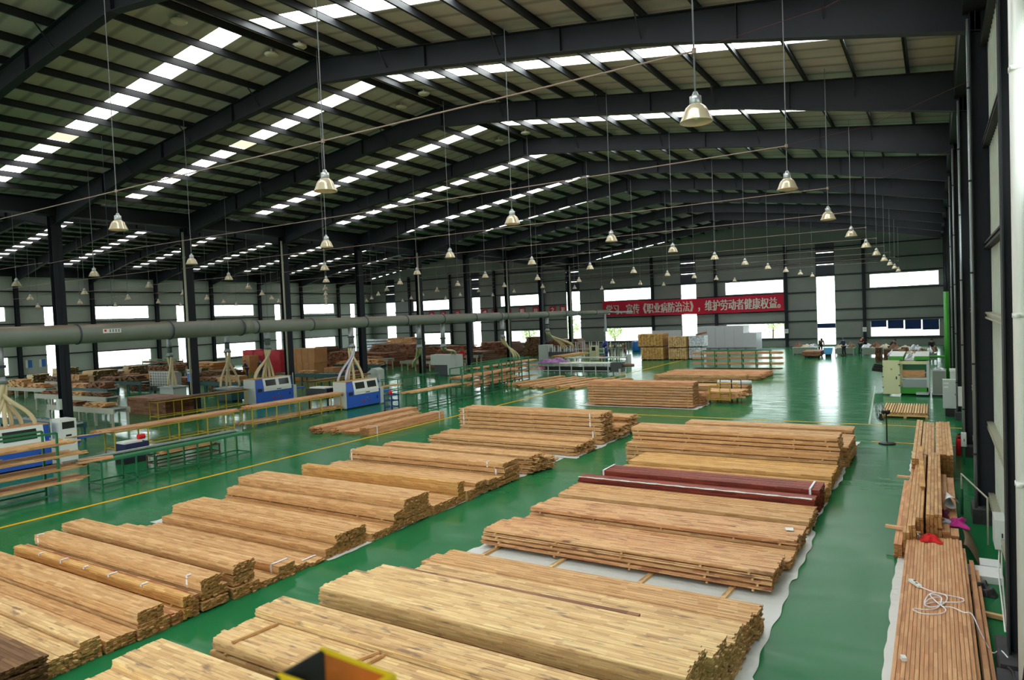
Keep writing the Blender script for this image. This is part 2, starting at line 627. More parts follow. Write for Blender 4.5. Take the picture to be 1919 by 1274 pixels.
for a, b in ((-11.65, -9.65), (-27.6, -25.6), (-44.05, -41.9), (-60.2, -58.7), (-77.6, -75.6)):
    MB().box(a, b, YF - .05, YF - .01, 8.1, 9.34).box(a, b, YF - .05, YF - .01, 9.44, 10.7).box(a, b, YF - .05, YF - .01, 10.81, 11.8).build('dark_panel', DARKP, wf)
SHEETW_R, SHEETW = SHEETW, SHEETW_KEEP
GIRTZ = [.9, 2.95, 4.2, 6.3, 8.15, 9.7, 11.3]
for z in GIRTZ:
    # horizontal girts: broken where a window stands across them
    def runs(holes, u0, u1):
        hs = sorted([(h[0], h[1]) for h in holes if h[2] < z < h[3]])
        out, a = [], u0
        for s, e in hs:
            out.append((a, s)); a = e
        out.append((a, u1))
        return out
    mb = MB()
    for a, b in runs(far_holes, XL, XW):
        mb.box(a, b, YF - .16, YF, z - .07, z + .07)
    mb.build('girt', PURL, wf)
    mb = MB()
    for a, b in runs(left_holes, YN, YF):
        mb.box(XL, XL + .16, a, b, z - .07, z + .07)
    mb.build('girt', PURL, wl)
GIRTR = mat('grey_girt', rgb(150, 150, 128), 0.5)
for z in (.55, 2.15, 4.58, 6.1, 8.3, 10.5):
    MB().box(XW - .1, XW, YN, YF, z - .07, z + .07).box(XW - .13, XW - .1, YN, YF, z - .07, z - .03).box(XW - .13, XW - .1, YN, YF, z + .03, z + .07).build('girt', GIRTR if z < 6 else PURL, wr)
# vertical ribs of the right hand sheeting
mb = MB()
for i in range(120):
    y = 10.0 + i * .28
    mb.box(XW - .012, XW, y, y + .03, 0, 12)
mb.build('sheet_rib', SHEETW_R, wr)

FRM = mat('window_frame_paint', rgb(196, 200, 196), 0.4)
FRMD = mat('window_frame_dark', rgb(60, 66, 66), 0.4)
def add_translucent(m_, col, fac):
    nt_ = m_.node_tree
    tb = nt_.nodes.new('ShaderNodeBsdfTranslucent'); tb.inputs[0].default_value = col
    mm_ = nt_.nodes.new('ShaderNodeMixShader'); mm_.inputs[0].default_value = fac
    nt_.links.new(nt_.nodes['Principled BSDF'].outputs[0], mm_.inputs[1])
    nt_.links.new(tb.outputs[0], mm_.inputs[2])
    nt_.links.new(mm_.outputs[0], nt_.nodes['Material Output'].inputs[0])
add_translucent(SHADEB, (.006, .016, .06, 1), .6)
for i, (ax, c, a, b, z0, z1, n, tr) in enumerate(WIN):
    nm = 'window_%d' % (i + 1)
    wo = bpy.data.objects.new(nm, None)
    COL.objects.link(wo)
    tag(wo, kind='structure')
    inner = -1 if (ax == 'y' or c > 0) else 1
    cc = c + (.07 if ax == 'y' else (-.07))
    fr, gl = MB(), MB()
    def bb(m_, ua, ub, za, zb, t=.03):
        if ax == 'y':
            m_.box(ua, ub, cc - t, cc + t, za, zb)
        else:
            m_.box(cc - t, cc + t, ua, ub, za, zb)
    w_ = .05
    bb(fr, a, b, z0, z0 + w_); bb(fr, a, b, z1 - w_, z1); bb(fr, a, a + w_, z0, z1); bb(fr, b - w_, b, z0, z1)
    for k in range(1, n):
        uu = a + (b - a) * k / n
        bb(fr, uu - .02, uu + .02, z0, z1)
    for k in range(1, tr):
        zz = z0 + (z1 - z0) * k / tr
        bb(fr, a, b, zz - .025, zz + .025)
    bb(gl, a + .02, b - .02, z0 + .02, z1 - .02, .004)
    fr.build('window_frame', FRM, wo)
    gl.build('glass', GLASS, wo)
    if ax == 'y' and a > -12 and c > 0:
        sh = MB()
        if n == 8 or (n == 4 and z0 < 2 and a > -7):
            pass
        if z0 < 2 and a > -7:
            for k in range(4):
                ua = a + (b - a) * k / 4 + .06
                ub = a + (b - a) * (k + 1) / 4 - .06
                MB().box(ua, ub, cc - .09, cc - .06, (2.05, 1.85, 1.75, 1.65)[k], 2.78).build('roller_shade', SHADEB, wo)
        if tr:
            sh.box(a + .05, b - .05, cc - .09, cc - .06, 2.1, 2.62).build('roller_shade', SHADEB, wo)

# ---- columns along the far and left walls, centre row and right wall
def hcol(name, x, y, zt, wx, wy, label, group, pier=None, fl='x', taper=0):
    t = thing(name, label, 'steel column', (x, y, 0), group)
    mb = MB()
    tf = .02
    if fl == 'x':   # flanges face +-x
        mb.box(x - wx / 2, x - wx / 2 + tf, y - wy / 2, y + wy / 2, 0.02, zt)
        mb.box(x + wx / 2 - tf, x + wx / 2, y - wy / 2, y + wy / 2, 0.02, zt)
        mb.box(x - wx / 2, x + wx / 2, y - .01, y + .01, 0.02, zt)
    else:
        mb.box(x - wx / 2, x + wx / 2, y - wy / 2, y - wy / 2 + tf, 0.02, zt)
        mb.box(x - wx / 2, x + wx / 2, y + wy / 2 - tf, y + wy / 2, 0.02, zt)
        mb.box(x - .01, x + .01, y - wy / 2, y + wy / 2, 0.02, zt)
    mb.build('shaft', STEEL, t)
    if pier:
        px, py, ph = pier
        B(x - px / 2, x + px / 2, y - py / 2, y + py / 2, 0, ph).build('concrete_footing', CONC, t)
    else:
        B(x - wx / 2 - .08, x + wx / 2 + .08, y - wy / 2 - .08, y + wy / 2 + .08, 0, .03).build('base_plate', STEEL, t)
    return t

ordn = ['first', 'second', 'third', 'fourth', 'fifth', 'sixth', 'seventh', 'eighth', 'ninth', 'tenth', 'eleventh', 'twelfth', 'thirteenth']
for k, y in enumerate(YK):
    if y < 10:
        continue
    n = k - 3
    hcol('steel_column', XC, y, 11.3, .42, .5, 'dark steel column of the middle row, %s from the camera' % ordn[n], 'columns of the middle row', (.0, 0, 0) if 0 else None)
    hcol('steel_column', .905, y, 11.2, .33, .3, 'dark steel column against the right wall, %s from the camera' % ordn[n], 'columns along the right wall', (.55, .9, .32))
    hcol('steel_column', XL + .25, y, 11.5, .4, .35, 'dark steel column against the left wall, %s from the camera' % ordn[n], 'columns along the left wall')
xs = [1.5 - 8.2 * k for k in range(1, 10)]
for k, x in enumerate(xs):
    if abs(x - XC) < 1:
        continue
    hcol('steel_column', x, YF - .3, 12.0, .32, .34, 'dark steel column on the far wall, %s from the right corner' % ordn[k], 'columns on the far wall', fl='y')

# ---- rafters
def rafter(y, xr, xa, xb, label):
    t = thing('roof_rafter', label, 'steel rafter', (xr, y, 0), 'rafters across the hall')
    def dep(x):
        d = abs(x - xr)
        if d < 5: return .88 - .15 * d / 5
        if d < 12.5: return .73
        return .73 + .5 * (d - 12.5) / 7.5
    xs_ = [xa, xr - 12.5, xr - 5, xr, xr + 5, xr + 12.5, xb]
    tops = [(x, ZR - abs(x - xr) * SL) for x in xs_]
    bots = [(x, ZR - abs(x - xr) * SL - dep(x)) for x in xs_]
    web = MB()
    for i in range(6):
        web.prism([bots[i], bots[i + 1], tops[i + 1], tops[i]], y - .01, y + .01)
    web.build('web', STEEL, t)
    for nm, L_ in (('bottom_flange', bots), ('top_flange', tops)):
        m_ = MB()
        for i in range(6):
            (x0, z0), (x1, z1) = L_[i], L_[i + 1]
            m_.prism([(x0, z0 - .02), (x1, z1 - .02), (x1, z1), (x0, z0)], y - .14, y + .14)
        m_.build(nm, STEEL, t)
    for x in np.linspace(xa + .1, xb - .1, 9):
        MB().box(x - .008, x + .008, y - .13, y + .13, ZR - abs(x - xr) * SL - dep(x), ZR - abs(x - xr) * SL - .02).build('stiffener', STEEL, t)
    return t
for k, y in enumerate(YK):
    if y < 3:
        continue
    n = k - 2
    rafter(y, XR1, XC, .95, 'dark steel rafter over the right hall, %s from the camera' % ordn[n])
    rafter(y, XR2, XL + .1, XC, 'dark steel rafter over the left hall, %s from the camera' % ordn[n])

# ---- roof sheeting, purlins and skylights
def skyspan(y):   # y range of the skylight strip in the bay that starts at y
    k = round((y - 10.9) / BAY)
    off = {0: 3.9, 1: 3.05, 2: 4.15}.get(k, 3.8)
    return y + off, y + off + .88
ceil = MB()
Z0 = .27
ys = [YN] + [v for y in YK[:-1] for v in skyspan(y)] + [YF + .15]
def slope_quad(mb, xa, xb, xr, ya, yb, t=.05, dz=0):
    za, zb = ZR + Z0 - abs(xa - xr) * SL + dz, ZR + Z0 - abs(xb - xr) * SL + dz
    mb.prism([(xa, za), (xb, zb), (xb, zb + t), (xa, za + t)], ya, yb)
slopes = [(XC, XR1, XR1), (XR1, XW + .2, XR1), (XL - .2, XR2, XR2), (XR2, XC, XR2)]
def ysl(xa, xr):
    sh = .3 if xa == xr else 0
    return [ys[0]] + [v + sh for v in ys[1:-1]] + [ys[-1]]
for xa, xb, xr in slopes:
    yq = ysl(xa, xr)
    ys_keep, ys = ys, yq
    for i in range(0, len(ys), 2):
        slope_quad(ceil, xa, xb, xr, ys[i], ys[i + 1])
    for i in range(1, len(ys) - 1, 2):
        # solid strip at ridge and eaves of every skylight run
        a2, b2 = (xa, xa + 1.2), (xb - 1.2, xb)
        e1 = (xr - .4, xr) if xb == xr else (xr, xr + .4)
        e2 = (xa, xa + (1.2 if xa != XL - .2 else 1.4)) if xb == xr else (xb - 1.6, xb)
        slope_quad(ceil, e1[0], e1[1], xr, ys[i], ys[i + 1])
        slope_quad(ceil, e2[0], e2[1], xr, ys[i], ys[i + 1])
    ys = ys_keep
ceiling = tag(ceil.build('ceiling', ROOFM), kind='structure')
srng = random.Random(3)
for si, (xa, xb, xr) in enumerate(slopes):
    ys_keep, ys = ys, ysl(xa, xr)
    for i in range(1, len(ys) - 1, 2):
        x0, x1 = (xa + (1.2 if xa != XL - .2 else 1.4), xr - .4) if xb == xr else (xr + .4, xb - 1.6)
        m1 = MB()
        slope_quad(m1, x0, x1, xr, ys[i], ys[i + 1], .01, .02)
        m1.build('skylight_strip', SKYLD if xr == XR2 else (SKYLM if xb == xr else SKYL), ceiling)
        if xb == xr and ys[i] > 10:    # a few yellowed panes lie below the strip
            bays = [q for q in range(2, 12) if srng.random() < .16]
            for q in bays:
                pa = xr - .3 - 1.54 * (q + 1) + .06
                if pa < x0 + .1:
                    continue
                m2 = MB()
                slope_quad(m2, pa, pa + 1.42, xr, ys[i], ys[i + 1], .006, .004)
                m2.build('yellowed_pane', SKYL3 if srng.random() < .6 else SKYL2, ceiling)
    ys = ys_keep
for xr, xa, xb in ((XR1, XC, XW), (XR2, XL, XC)):
    for sgn in (-1, 1):
        for k in range(14):
            x = xr + sgn * (.3 + 1.54 * k)
            if x < xa + .2 or x > xb - .15:
                continue
            z = ZR - abs(x - xr) * SL
            m_ = MB().box(x - .012, x + .012, YN, YF, z + .0, z + Z0)
            m_.box(x - .012, x + .07, YN, YF, z, z + .03).box(x - .07, x + .012, YN, YF, z + Z0 - .03, z + Z0)
            m_.build('purlin', PURL, ceiling)
# knee braces from purlins to rafters
mb = MB()
for y in YK:
    if y < 3: continue
    for xr in (XR1, XR2):
        for sgn in (-1, 1):
            for k in (2, 5, 8, 11):
                x = xr + sgn * (.3 + 1.54 * k)
                z = ZR - abs(x - xr) * SL
                for s2 in (-1, 1):
                    mb.beam((x, y + s2 * .55, z + .05), (x, y + s2 * .02, z - .6), .035)
mb.build('knee_brace', PURL, ceiling)
# valley gutter along the middle row and eaves beams
tag(MB().box(XC - .35, XC + .35, YN + .05, YF - .2, 11.32, 12.05).build('valley_gutter', STEEL), 'long dark gutter beam over the middle row of columns', 'gutter beam')
tag(MB().box(.62, XW, YN, YF, 11.2, 12.1).build('eaves_beam', STEEL), 'long dark eaves beam along the top of the right wall', 'eaves beam')
tag(MB().box(XL, XL + .4, YN, YF, 11.3, 12.2).build('eaves_beam', STEEL), 'long dark eaves beam along the top of the left wall', 'eaves beam')

# roof vents: pale round discs near the ridge
ve = [(-20.3, 13.46), (-19.0, 17.2), (-20.25, 17.0), (-20.6, 24.5), (-18.8, 23.9), (-20.5, 32.6), (-18.6, 32.3)]
VENT = mat('vent_disc', rgb(196, 190, 172), 0.4)
for i, (x, y) in enumerate(ve):
    z = ZR - abs(x - XR1) * SL + .02
    t = thing('roof_vent', 'pale round vent disc under the roof ridge, %s of seven counting away from the camera' % ordn[i], 'roof vent', (x, y, z), 'round vents under the ridge')
    MB().lathe([(.0, 0), (.2, .0), (.25, .04), (.25, .09), (0, .09)], (x, y, z), 20).build('disc', VENT, t, True)
    MB().tube([(x, y, z + .08), (x, y, z + .27)], .05).build('neck', VENT, t)

# ================================================================ LAMPS
def make_lamp(x, y, zt):
    t = thing('pendant_lamp', '', 'pendant lamp', (x, y, 7.95))
    MB().tube([(x, y, 8.18), (x, y, zt)], .013, 6).build('rod', ROD, t)
    MB().lathe([(0, 8.25), (.03, 8.24), (.055, 8.18), (.085, 8.17), (.09, 8.06), (.075, 8.05)], (x, y, 0), 20).build('socket_housing', ALU, t, True)
    MB().lathe([(.075, 8.06), (.1, 8.045), (.15, 8.0), (.185, 7.93), (.215, 7.85), (.24, 7.80), (.245, 7.785), (.235, 7.79), (.205, 7.86), (.175, 7.93), (.14, 7.99), (.07, 8.04)], (x, y, 0), 28).build('shade', SHADE, t, True)
    MB().lathe([(0, 7.82), (.04, 7.84), (.055, 7.89), (.045, 7.95), (.02, 8.02)], (x, y, 0), 14).build('bulb', SHADEIN, t, True)
    MB().lathe([(0, 8.8), (.035, 8.8), (.035, 8.88), (0, 8.88)], (x, y, 0), 10).build('junction_box', CONDUIT, t)
    return t
LX = [-3.0, -10.87, -18.85, -27.0, -34.9, -43.0, -51.0, -59.0, -67.0, -75.0]
xn = ['in the row nearest the right wall', 'in the second row from the right wall', 'in the third row from the right wall', 'in the fourth row from the right wall', 'in the row just right of the middle columns', 'in the row just left of the middle columns', 'in the fourth row from the left wall', 'in the third row from the left wall', 'in the second row from the left wall', 'in the row nearest the left wall']
proto = None
for j in range(10):
    y = 10.35 + BAY * j
    for i, x in enumerate(LX):
        if j == 0 and i > 3: continue
        if proto is None:
            proto = make_lamp(x, y, 12.3)
            o = proto
        else:
            o = copy_tree(proto)
            o.location = (x, y, 7.95)
            if ztop(x) > 13.2 or True:
                rod = [c for c in o.children if c.name.startswith('rod')][0]
                zt = ztop(x) + .26
                rod.scale = (1, 1, (zt - 7.95) / (12.3 - 7.95))
                # keep the lower end on the socket
                rod.location = (0, 0, .23 - .23 * rod.scale[2])
        tag(o, 'bell-shaped pendant lamp %s, %s from the camera' % (xn[i], ordn[j]), 'pendant lamp', 'pendant lamps hung under the roof')
    # conduit that crosses the hall at the lamps
    m_ = MB()
    pts = [(XC + .3, y, 8.75)]
    for x in LX[:5][::-1]:
        pts.append((x, y, 8.84))
    m_.tube(pts, .014, 6)
    o = thing('lamp_conduit', '', 'conduit', (XC + .3, y, 8.8))
    m_.build('tube', CONDUIT, o)
    if j < 3:
        MB().tube([(-3, y, 8.86), (-1.2, y, 9.0), (.7, y, 9.6)], .004, 5).build('wire', mat('dark_red_wire', rgb(90, 34, 34), .7), o)
    tag(o, 'thin rusty conduit crossing the right hall at the %s line of lamps' % ordn[j], 'conduit', 'conduits between the lamps')
    if j > 0:
        o = MB().tube([(XL + .5, y, 8.84), (XC - .3, y, 8.84)], .014, 6).build('lamp_conduit', CONDUIT, None, at=(XC - .3, y, 8.8))
        tag(o, 'thin conduit crossing the left hall at the %s line of lamps' % ordn[j], 'conduit', 'conduits between the lamps')

# ================================================================ DUCT
XD, ZD = -30.0, 5.0
t = thing('dust_duct', 'long round grey-green extraction duct with ringed joints crossing the hall', 'extraction duct', (XD, 10, ZD))
secs = [(4.0, 22.3, .395), (22.9, 46.5, .33), (47.1, 60, .27), (60.5, 68.3, .23)]
for i, (a, b, rr) in enumerate(secs):
    MB().tube([(XD, a, ZD), (XD, b, ZD)], rr, 32).build('duct_section', DUCT, t, True)
    if i < 3:
        MB().tube([(XD, b, ZD), (XD, secs[i + 1][0], ZD)], [rr, secs[i + 1][2]], 32).build('reducer', DUCT, t, True)
RING = mat('duct_ring', rgb(46, 50, 66), 0.5)
for y in [6.5, 10.5, 14.5, 18.5, 22.3, 23.2, 26.9, 31.2, 35, 39, 43, 46.6, 47.6, 51, 54.5, 58, 61.5, 65]:
    rr = [s[2] for s in secs if s[0] - .7 <= y <= s[1] + .3][0]
    MB().tube([(XD, y - .03, ZD), (XD, y + .03, ZD)], rr + .03, 32).build('flange_ring', RING, t, True)
for y in range(8, 68, 8):
    MB().tube([(XD, y, ZD + .3), (XD, y, ztop(XD))], .008, 5).build('hanger_rod', RING, t)
MB().tube([(XD, 68.3, ZD), (XD, 70, ZD - .05), (XD + .1, 75, ZD - .1)], .1, 14).build('end_pipe', GALV, t, True)
lb = MB().box(XD + .385, XD + .40, 15.35, 16.1, 5.0, 5.17).build('sticker', WHITE, t)
MB().lathe([(0, 0), (.05, 0), (.05, .01), (0, .01)], (0, 0, 0), 12)
MB().obox((XD + .405, 15.45, 5.1), (.01, .08, .09)).build('red_mark', REDC, t)
m_ = MB()
for k in range(4):
    yy = 15.6 + k * .12
    m_.box(XD + .402, XD + .408, yy, yy + .09, 5.12, 5.135).box(XD + .402, XD + .408, yy, yy + .09, 5.04, 5.055).box(XD + .402, XD + .408, yy + .035, yy + .055, 5.03, 5.15).box(XD + .402, XD + .408, yy + .01, yy + .08, 5.08, 5.095)
m_.build('blue_lettering', NAVY, t)

def bez(p0, p1, p2, p3, n=10):
    p0, p1, p2, p3 = map(Vector, (p0, p1, p2, p3))
    return [((1 - s) ** 3) * p0 + 3 * s * (1 - s) ** 2 * p1 + 3 * s * s * (1 - s) * p2 + s ** 3 * p3 for s in [i / n for i in range(n + 1)]]

def hoses(x, y, zt, tx, ty, tz, n, spread, label, silver=1, seed=0):
    rg = random.Random(seed)
    t = thing('dust_hose_bundle', label, 'extraction hoses', (x, y, zt), 'hoses hanging from the extraction duct')
    MB().tube([(x, y, 4.72), (x, y, zt)], .16, 16).build('drop_pipe', GALV, t, True)
    MB().tube([(x, y, zt + .02), (x, y, zt - .25)], [.16, .26], 16).build('manifold', GALV, t, True)
    MB().tube([(x, y, zt + .35), (x, y, zt + .45)], .21, 16).build('gate_ring', RING, t)
    for k in range(n):
        an = 2 * math.pi * k / n
        a = (x + .16 * math.cos(an), y + .16 * math.sin(an), zt - .2)
        e = (tx + rg.uniform(-.25, .25), ty + (k / (n - 1) - .5) * spread, tz)
        kk = min(.8, (zt - tz) * .42)
        pts = bez(a, (a[0], a[1], a[2] - kk), (e[0], e[1] + rg.uniform(-.1, .1), e[2] + kk), e, 10)
        MB().tube(pts, .075, 9).build('hose', HOSES if k < silver else HOSE, t, True)
    return t
hoses(-29.9, 29.9, 3.75, -29.6, 29.4, 1.55, 6, 1.7, 'cream and silver hoses hanging onto the nearer right blue moulder', 2, 1)
hoses(-37.4, 29.8, 3.75, -37.5, 29.4, 1.55, 6, 1.6, 'cream hoses hanging onto the blue moulder behind, left of the middle', 0, 2)
hoses(-30.0, 11.7, 3.5, -29.7, 11.8, 1.55, 6, 1.5, 'cream hoses hanging onto the blue moulder at the left edge', 0, 3)
hoses(-40.5, 29.0, 3.6, -41.0, 29.4, 1.0, 4, 1.2, 'pale hose bundle hanging left of the second blue moulder', 0, 4)
hoses(-46.0, 28.3, 3.4, -46.0, 28.4, 1.1, 4, .8, 'cream hoses behind the second middle column', 0, 5)
hoses(-30.2, 36.6, 3.3, -35.4, 42.2, 1.3, 3, .8, 'thin hoses reaching to the back beside the fifth middle column', 0, 6)
hoses(-30.2, 39.3, 3.2, -35.8, 48.2, 1.9, 4, .7, 'cream hoses running down onto the tall grey control cabinet', 0, 7)
hoses(-30.0, 47.0, 3.5, -29.3, 48.2, 1.4, 3, 1.0, 'pale hoses dropping behind the green racks', 0, 8)
hoses(-30.0, 54.6, 3.7, -31.0, 60.5, 1.6, 5, 2.4, 'fan of cream hoses spreading onto the white machine near the far wall', 0, 9)
t = thing('flexible_drop_pipe', 'short silver flexible pipe hanging from the end of the duct', 'pipe', (-30, 67.5, 3))
MB().tube([(-30, 67.5, 4.8), (-30, 67.5, 3.3)], [.12] * 2, 12).build('pipe', GALV, t)
MB().tube([(-30, 67.5, 3.3), (-30, 67.5, 2.9)], [.15, .2], 12).build('nozzle', GALV, t)
for a, b in (((-30.0, 29.8, 4.8), (-37.4, 29.8, 4.9)), ((-37.4, 29.8, 4.9), (-40.5, 29.0, 4.9)), ((-40.5, 29.0, 4.9), (-46.0, 28.3, 5.0))):
    tag(MB().tube([a, b], .12, 14).build('branch_pipe', GALV, None, True, at=a), 'galvanised branch pipe leading left from the main duct, %s' % ('nearest the duct' if a[0] > -31 else 'middle length' if a[0] > -38 else 'farthest left'), 'pipe', 'branch pipes')

# ================================================================ TIMBER
NSTACK = 0
def rows_of_boards(mb, x0, x1, y0, y1, z0, z1, rg, bw=.06, bt=.026, jx=.012, gap=.004, lean=0, rough=0):
    ny = max(1, round((y1 - y0) / bw)); nz = max(1, round((z1 - z0) / bt))
    wy = (y1 - y0) / ny; wz = (z1 - z0) / nz
    for k in range(nz):
        ky = rg.uniform(-.008, .008)
        for j in range(ny):
            a = x0 + rg.gauss(0, jx); b = x1 + rg.gauss(0, jx)
            if rg.random() < .04: b += rg.uniform(-.06, .06)
            if rg.random() < .04: a += rg.uniform(-.06, .06)
            dz = rg.uniform(-.002, .002) + (rg.uniform(-.004, .006) if k == nz - 1 else 0) + rg.choice((-1, 0, 0, 1)) * rough * (k == nz - 1)
            ya = y0 + j * wy + ky + gap / 2; yb = ya + wy - gap
            mb.box(a, b, ya, yb, z0 + k * wz + dz + .001, z0 + (k + 1) * wz + dz - .001, rg.random() + .001, 'x')

def stack(label, x0, x1, blocks, tone='honey', group=None, tier=.16, bw=.06, bt=.026, film=0, straps=None, along='x', jx=.012, name='lumber_stack', spacers=True, rough=0, gap=.004):
    """blocks: (y0, y1, z0, z1[, dx0, dx1[, tone]]); along='y' swaps the axes (x0,x1 then run along Y and blocks across X)"""
    global NSTACK
    NSTACK += 1
    rg = random.Random(100 + NSTACK)
    yc = (blocks[0][0] + blocks[-1][1]) / 2
    loc = (x1, yc, 0) if along == 'x' else (yc, x0, 0)
    t = thing(name, label, 'stack of timber', loc, group)
    if along == 'y':
        t.rotation_euler = (0, 0, math.pi / 2)   # local x -> world y, local y -> world -x
    def put(mb, nm, m):
        # world-like frame (long, cross, z) -> local
        if along == 'x':
            V = [(p[0] - loc[0], p[1] - loc[1], p[2]) for p in mb.v]
        else:
            V = [(p[0] - x0, -(p[1] - yc), p[2]) for p in mb.v]
            mb.f = [q[::-1] for q in mb.f]
        mb.v = V
        return mb.build(nm, m, t, at='local')
    for bl in blocks:
        y0, y1, z0, z1 = bl[:4]
        d0, d1 = (bl[4], bl[5]) if len(bl) > 5 else (0, 0)
        tn = bl[6] if len(bl) > 6 else tone
        nt = max(1, round((z1 - z0) / tier))
        h = (z1 - z0) / nt
        for k in range(nt):
            za = z0 + k * h + (.034 if nt > 1 and spacers else .004)
            zb = z0 + (k + 1) * h
            mb = MB()
            e0, e1 = rg.uniform(-.06, .06), rg.uniform(-.03, .03)
            s = rg.uniform(-.02, .02)
            rows_of_boards(mb, x0 + d0 + e0, x1 + d1 + e1, y0 + s, y1 + s, za, zb, rg, bw, bt, jx, gap, 0, rough)
            put(mb, 'board_bundle', WOOD[tn])
            if nt > 1 and spacers:
                for q in (.06, .3, .55, .8, .95):
                    xx = x0 + (x1 - x0) * q + rg.uniform(-.1, .1)
                    sm = MB().box(xx - .02, xx + .02, y0 - .03, y1 + .03, z0 + k * h + .002, z0 + k * h + .033, .4)
                    put(sm, 'spacer_strip', WOOD['pale'])
    if straps:
        for (xx, y0, y1, z0, z1) in straps:
            sm = MB()
            w2 = .025
            sm.box(xx - w2, xx + w2, y0 - .012, y0 - .006, z0, z1 + .01).box(xx - w2, xx + w2, y0 - .012, y1 + .012, z1 + .004, z1 + .01).box(xx - w2, xx + w2, y1 + .006, y1 + .012, z0, z1)
            put(sm, 'packing_strap', STRAP)
    return t

GL = 'stacks of boards in the left-hand row'
GR = 'stacks of boards in the middle row'
XA = -17.25
XE = -11.06
stack('low dark-ended stack of boards in the bottom left corner', -17.6, -10.95, [(3.6, 4.6, 0, .42)], 'dark', GL)
stack('wide knotty pale stack, second from the bottom left corner', -17.6, XE, [(4.66, 5.12, 0, .26), (5.12, 5.42, 0, .33)], 'pale', GL, tier=.3)
stack('lowest plain brown stack, third from the bottom left corner', -17.5, XE, [(5.47, 5.93, 0, .2)], 'honey', GL, tier=.3)
stack('broad pale stack with a stepped right end, left of the gold-topped bundle', -17.4, XE, [(5.97, 6.5, 0, .24), (5.99, 6.44, .25, .45)], 'honey', GL, tier=.24)
stack('narrow reddish stack carrying a strip of gold film with white straps', -17.3, XE, [(6.55, 6.76, 0, .2), (6.77, 6.92, 0, .42, 0, 0, 'gold'), (6.93, 7.1, 0, .36)], 'red', GL, tier=.25,
      straps=[(-16.1, 6.77, 6.86, .39, .425), (-15.2, 6.77, 6.9, .36, .425), (-14.3, 6.77, 6.84, .39, .425), (-13.4, 6.77, 6.92, .38, .425), (-12.3, 6.77, 6.88, .39, .425)])
stack('tan stack with white-strapped ends beside the gold-topped bundle', -17.1, XE, [(7.14, 7.66, 0, .36), (7.15, 7.55, .37, .58)], 'honey', GL, straps=[(-17.0, 7.15, 7.25, .38, .59), (-11.5, 7.15, 7.22, .38, .59)])
stack('tall narrow stack with a square right end of thin layers', -17.3, -11.06, [(7.73, 8.3, 0, .2, -.1, .02), (7.77, 8.23, .2, .63)], 'honey', GL, tier=.21)
stack('low row of single bundles, one tied with a white strap', -17.1, XE, [(8.34, 8.74, 0, .12), (8.79, 9.18, 0, .27), (9.23, 9.52, 0, .13), (9.56, 9.93, 0, .08)], 'honey', GL, tier=.3,
      straps=[(-11.28, 8.79, 9.18, 0, .275), (-11.3, 9.56, 9.93, 0, .09)])
stack('wide tan stack with splintered overhanging top layer at its right end', -17.0, XE, [(10.0, 10.24, 0, .22), (10.27, 11.24, 0, .24), (10.29, 11.2, .25, .44)], 'honey', GL, tier=.22)
stack('large stepped stack, tallest at its back edge, in the left row', -17.3, -10.98, [(11.3, 12.06, 0, .17), (12.08, 12.42, 0, .46), (12.44, 13.44, 0, .36), (12.46, 13.4, .37, .66)], 'honey', GL, tier=.2)
stack('low bundle squeezed before the upright thin beam stack', -17.0, -10.95, [(13.55, 14.6, 0, .24)], 'honey', GL, tier=.25)
stack('thin upright stack one bundle wide, like a beam on edge', -17.1, -11.0, [(14.66, 14.94, 0, .58)], 'gold', GL, tier=.7)
stack('short double bundle behind the thin upright stack', -16.9, -10.95, [(14.98, 15.4, 0, .28), (15.45, 15.95, 0, .4)], 'honey', GL, tier=.25)
stack('stack of four layers with white straps hanging at both ends', -17.2, -10.92, [(16.0, 16.4, 0, .36), (16.45, 16.8, 0, .3), (16.86, 17.7, 0, .65)], 'honey', GL, tier=.165,
      straps=[(-17.1, 16.86, 16.95, .3, .66), (-11.5, 16.86, 16.95, .5, .66), (-11.2, 16.86, 16.9, .3, .47)])
stack('stack with ragged right end next to the bare white sheet', -17.0, -10.82, [(18.3, 19.05, 0, .58), (19.08, 19.55, 0, .42, 0, .15)], 'honey', GL, tier=.165, jx=.07)
stack('long low stack in front of the tall seven-layer stack', -17.2, -10.76, [(21.25, 21.9, 0, .36), (21.92, 22.7, 0, .42, 0, .1)], 'honey', GL, tier=.14, jx=.05)
stack('tall seven-layer stack at the far end of the left row with white straps', -17.3, -10.74, [(23.45, 24.5, 0, 1.17)], 'honey', GL, tier=.167, jx=.05,
      straps=[(-17.1, 23.45, 23.5, .5, 1.16), (-11.2, 23.45, 23.5, .67, 1.16), (-11.1, 23.45, 23.5, .2, .5)])
stack('rough-ended stack showing behind the tall seven-layer stack', -16.8, -10.7, [(24.6, 25.8, 0, .48), (25.9, 26.85, 0, .7), (26.9, 27.5, 0, .12, 0, .3)], 'honey', GL, tier=.165, jx=.1)

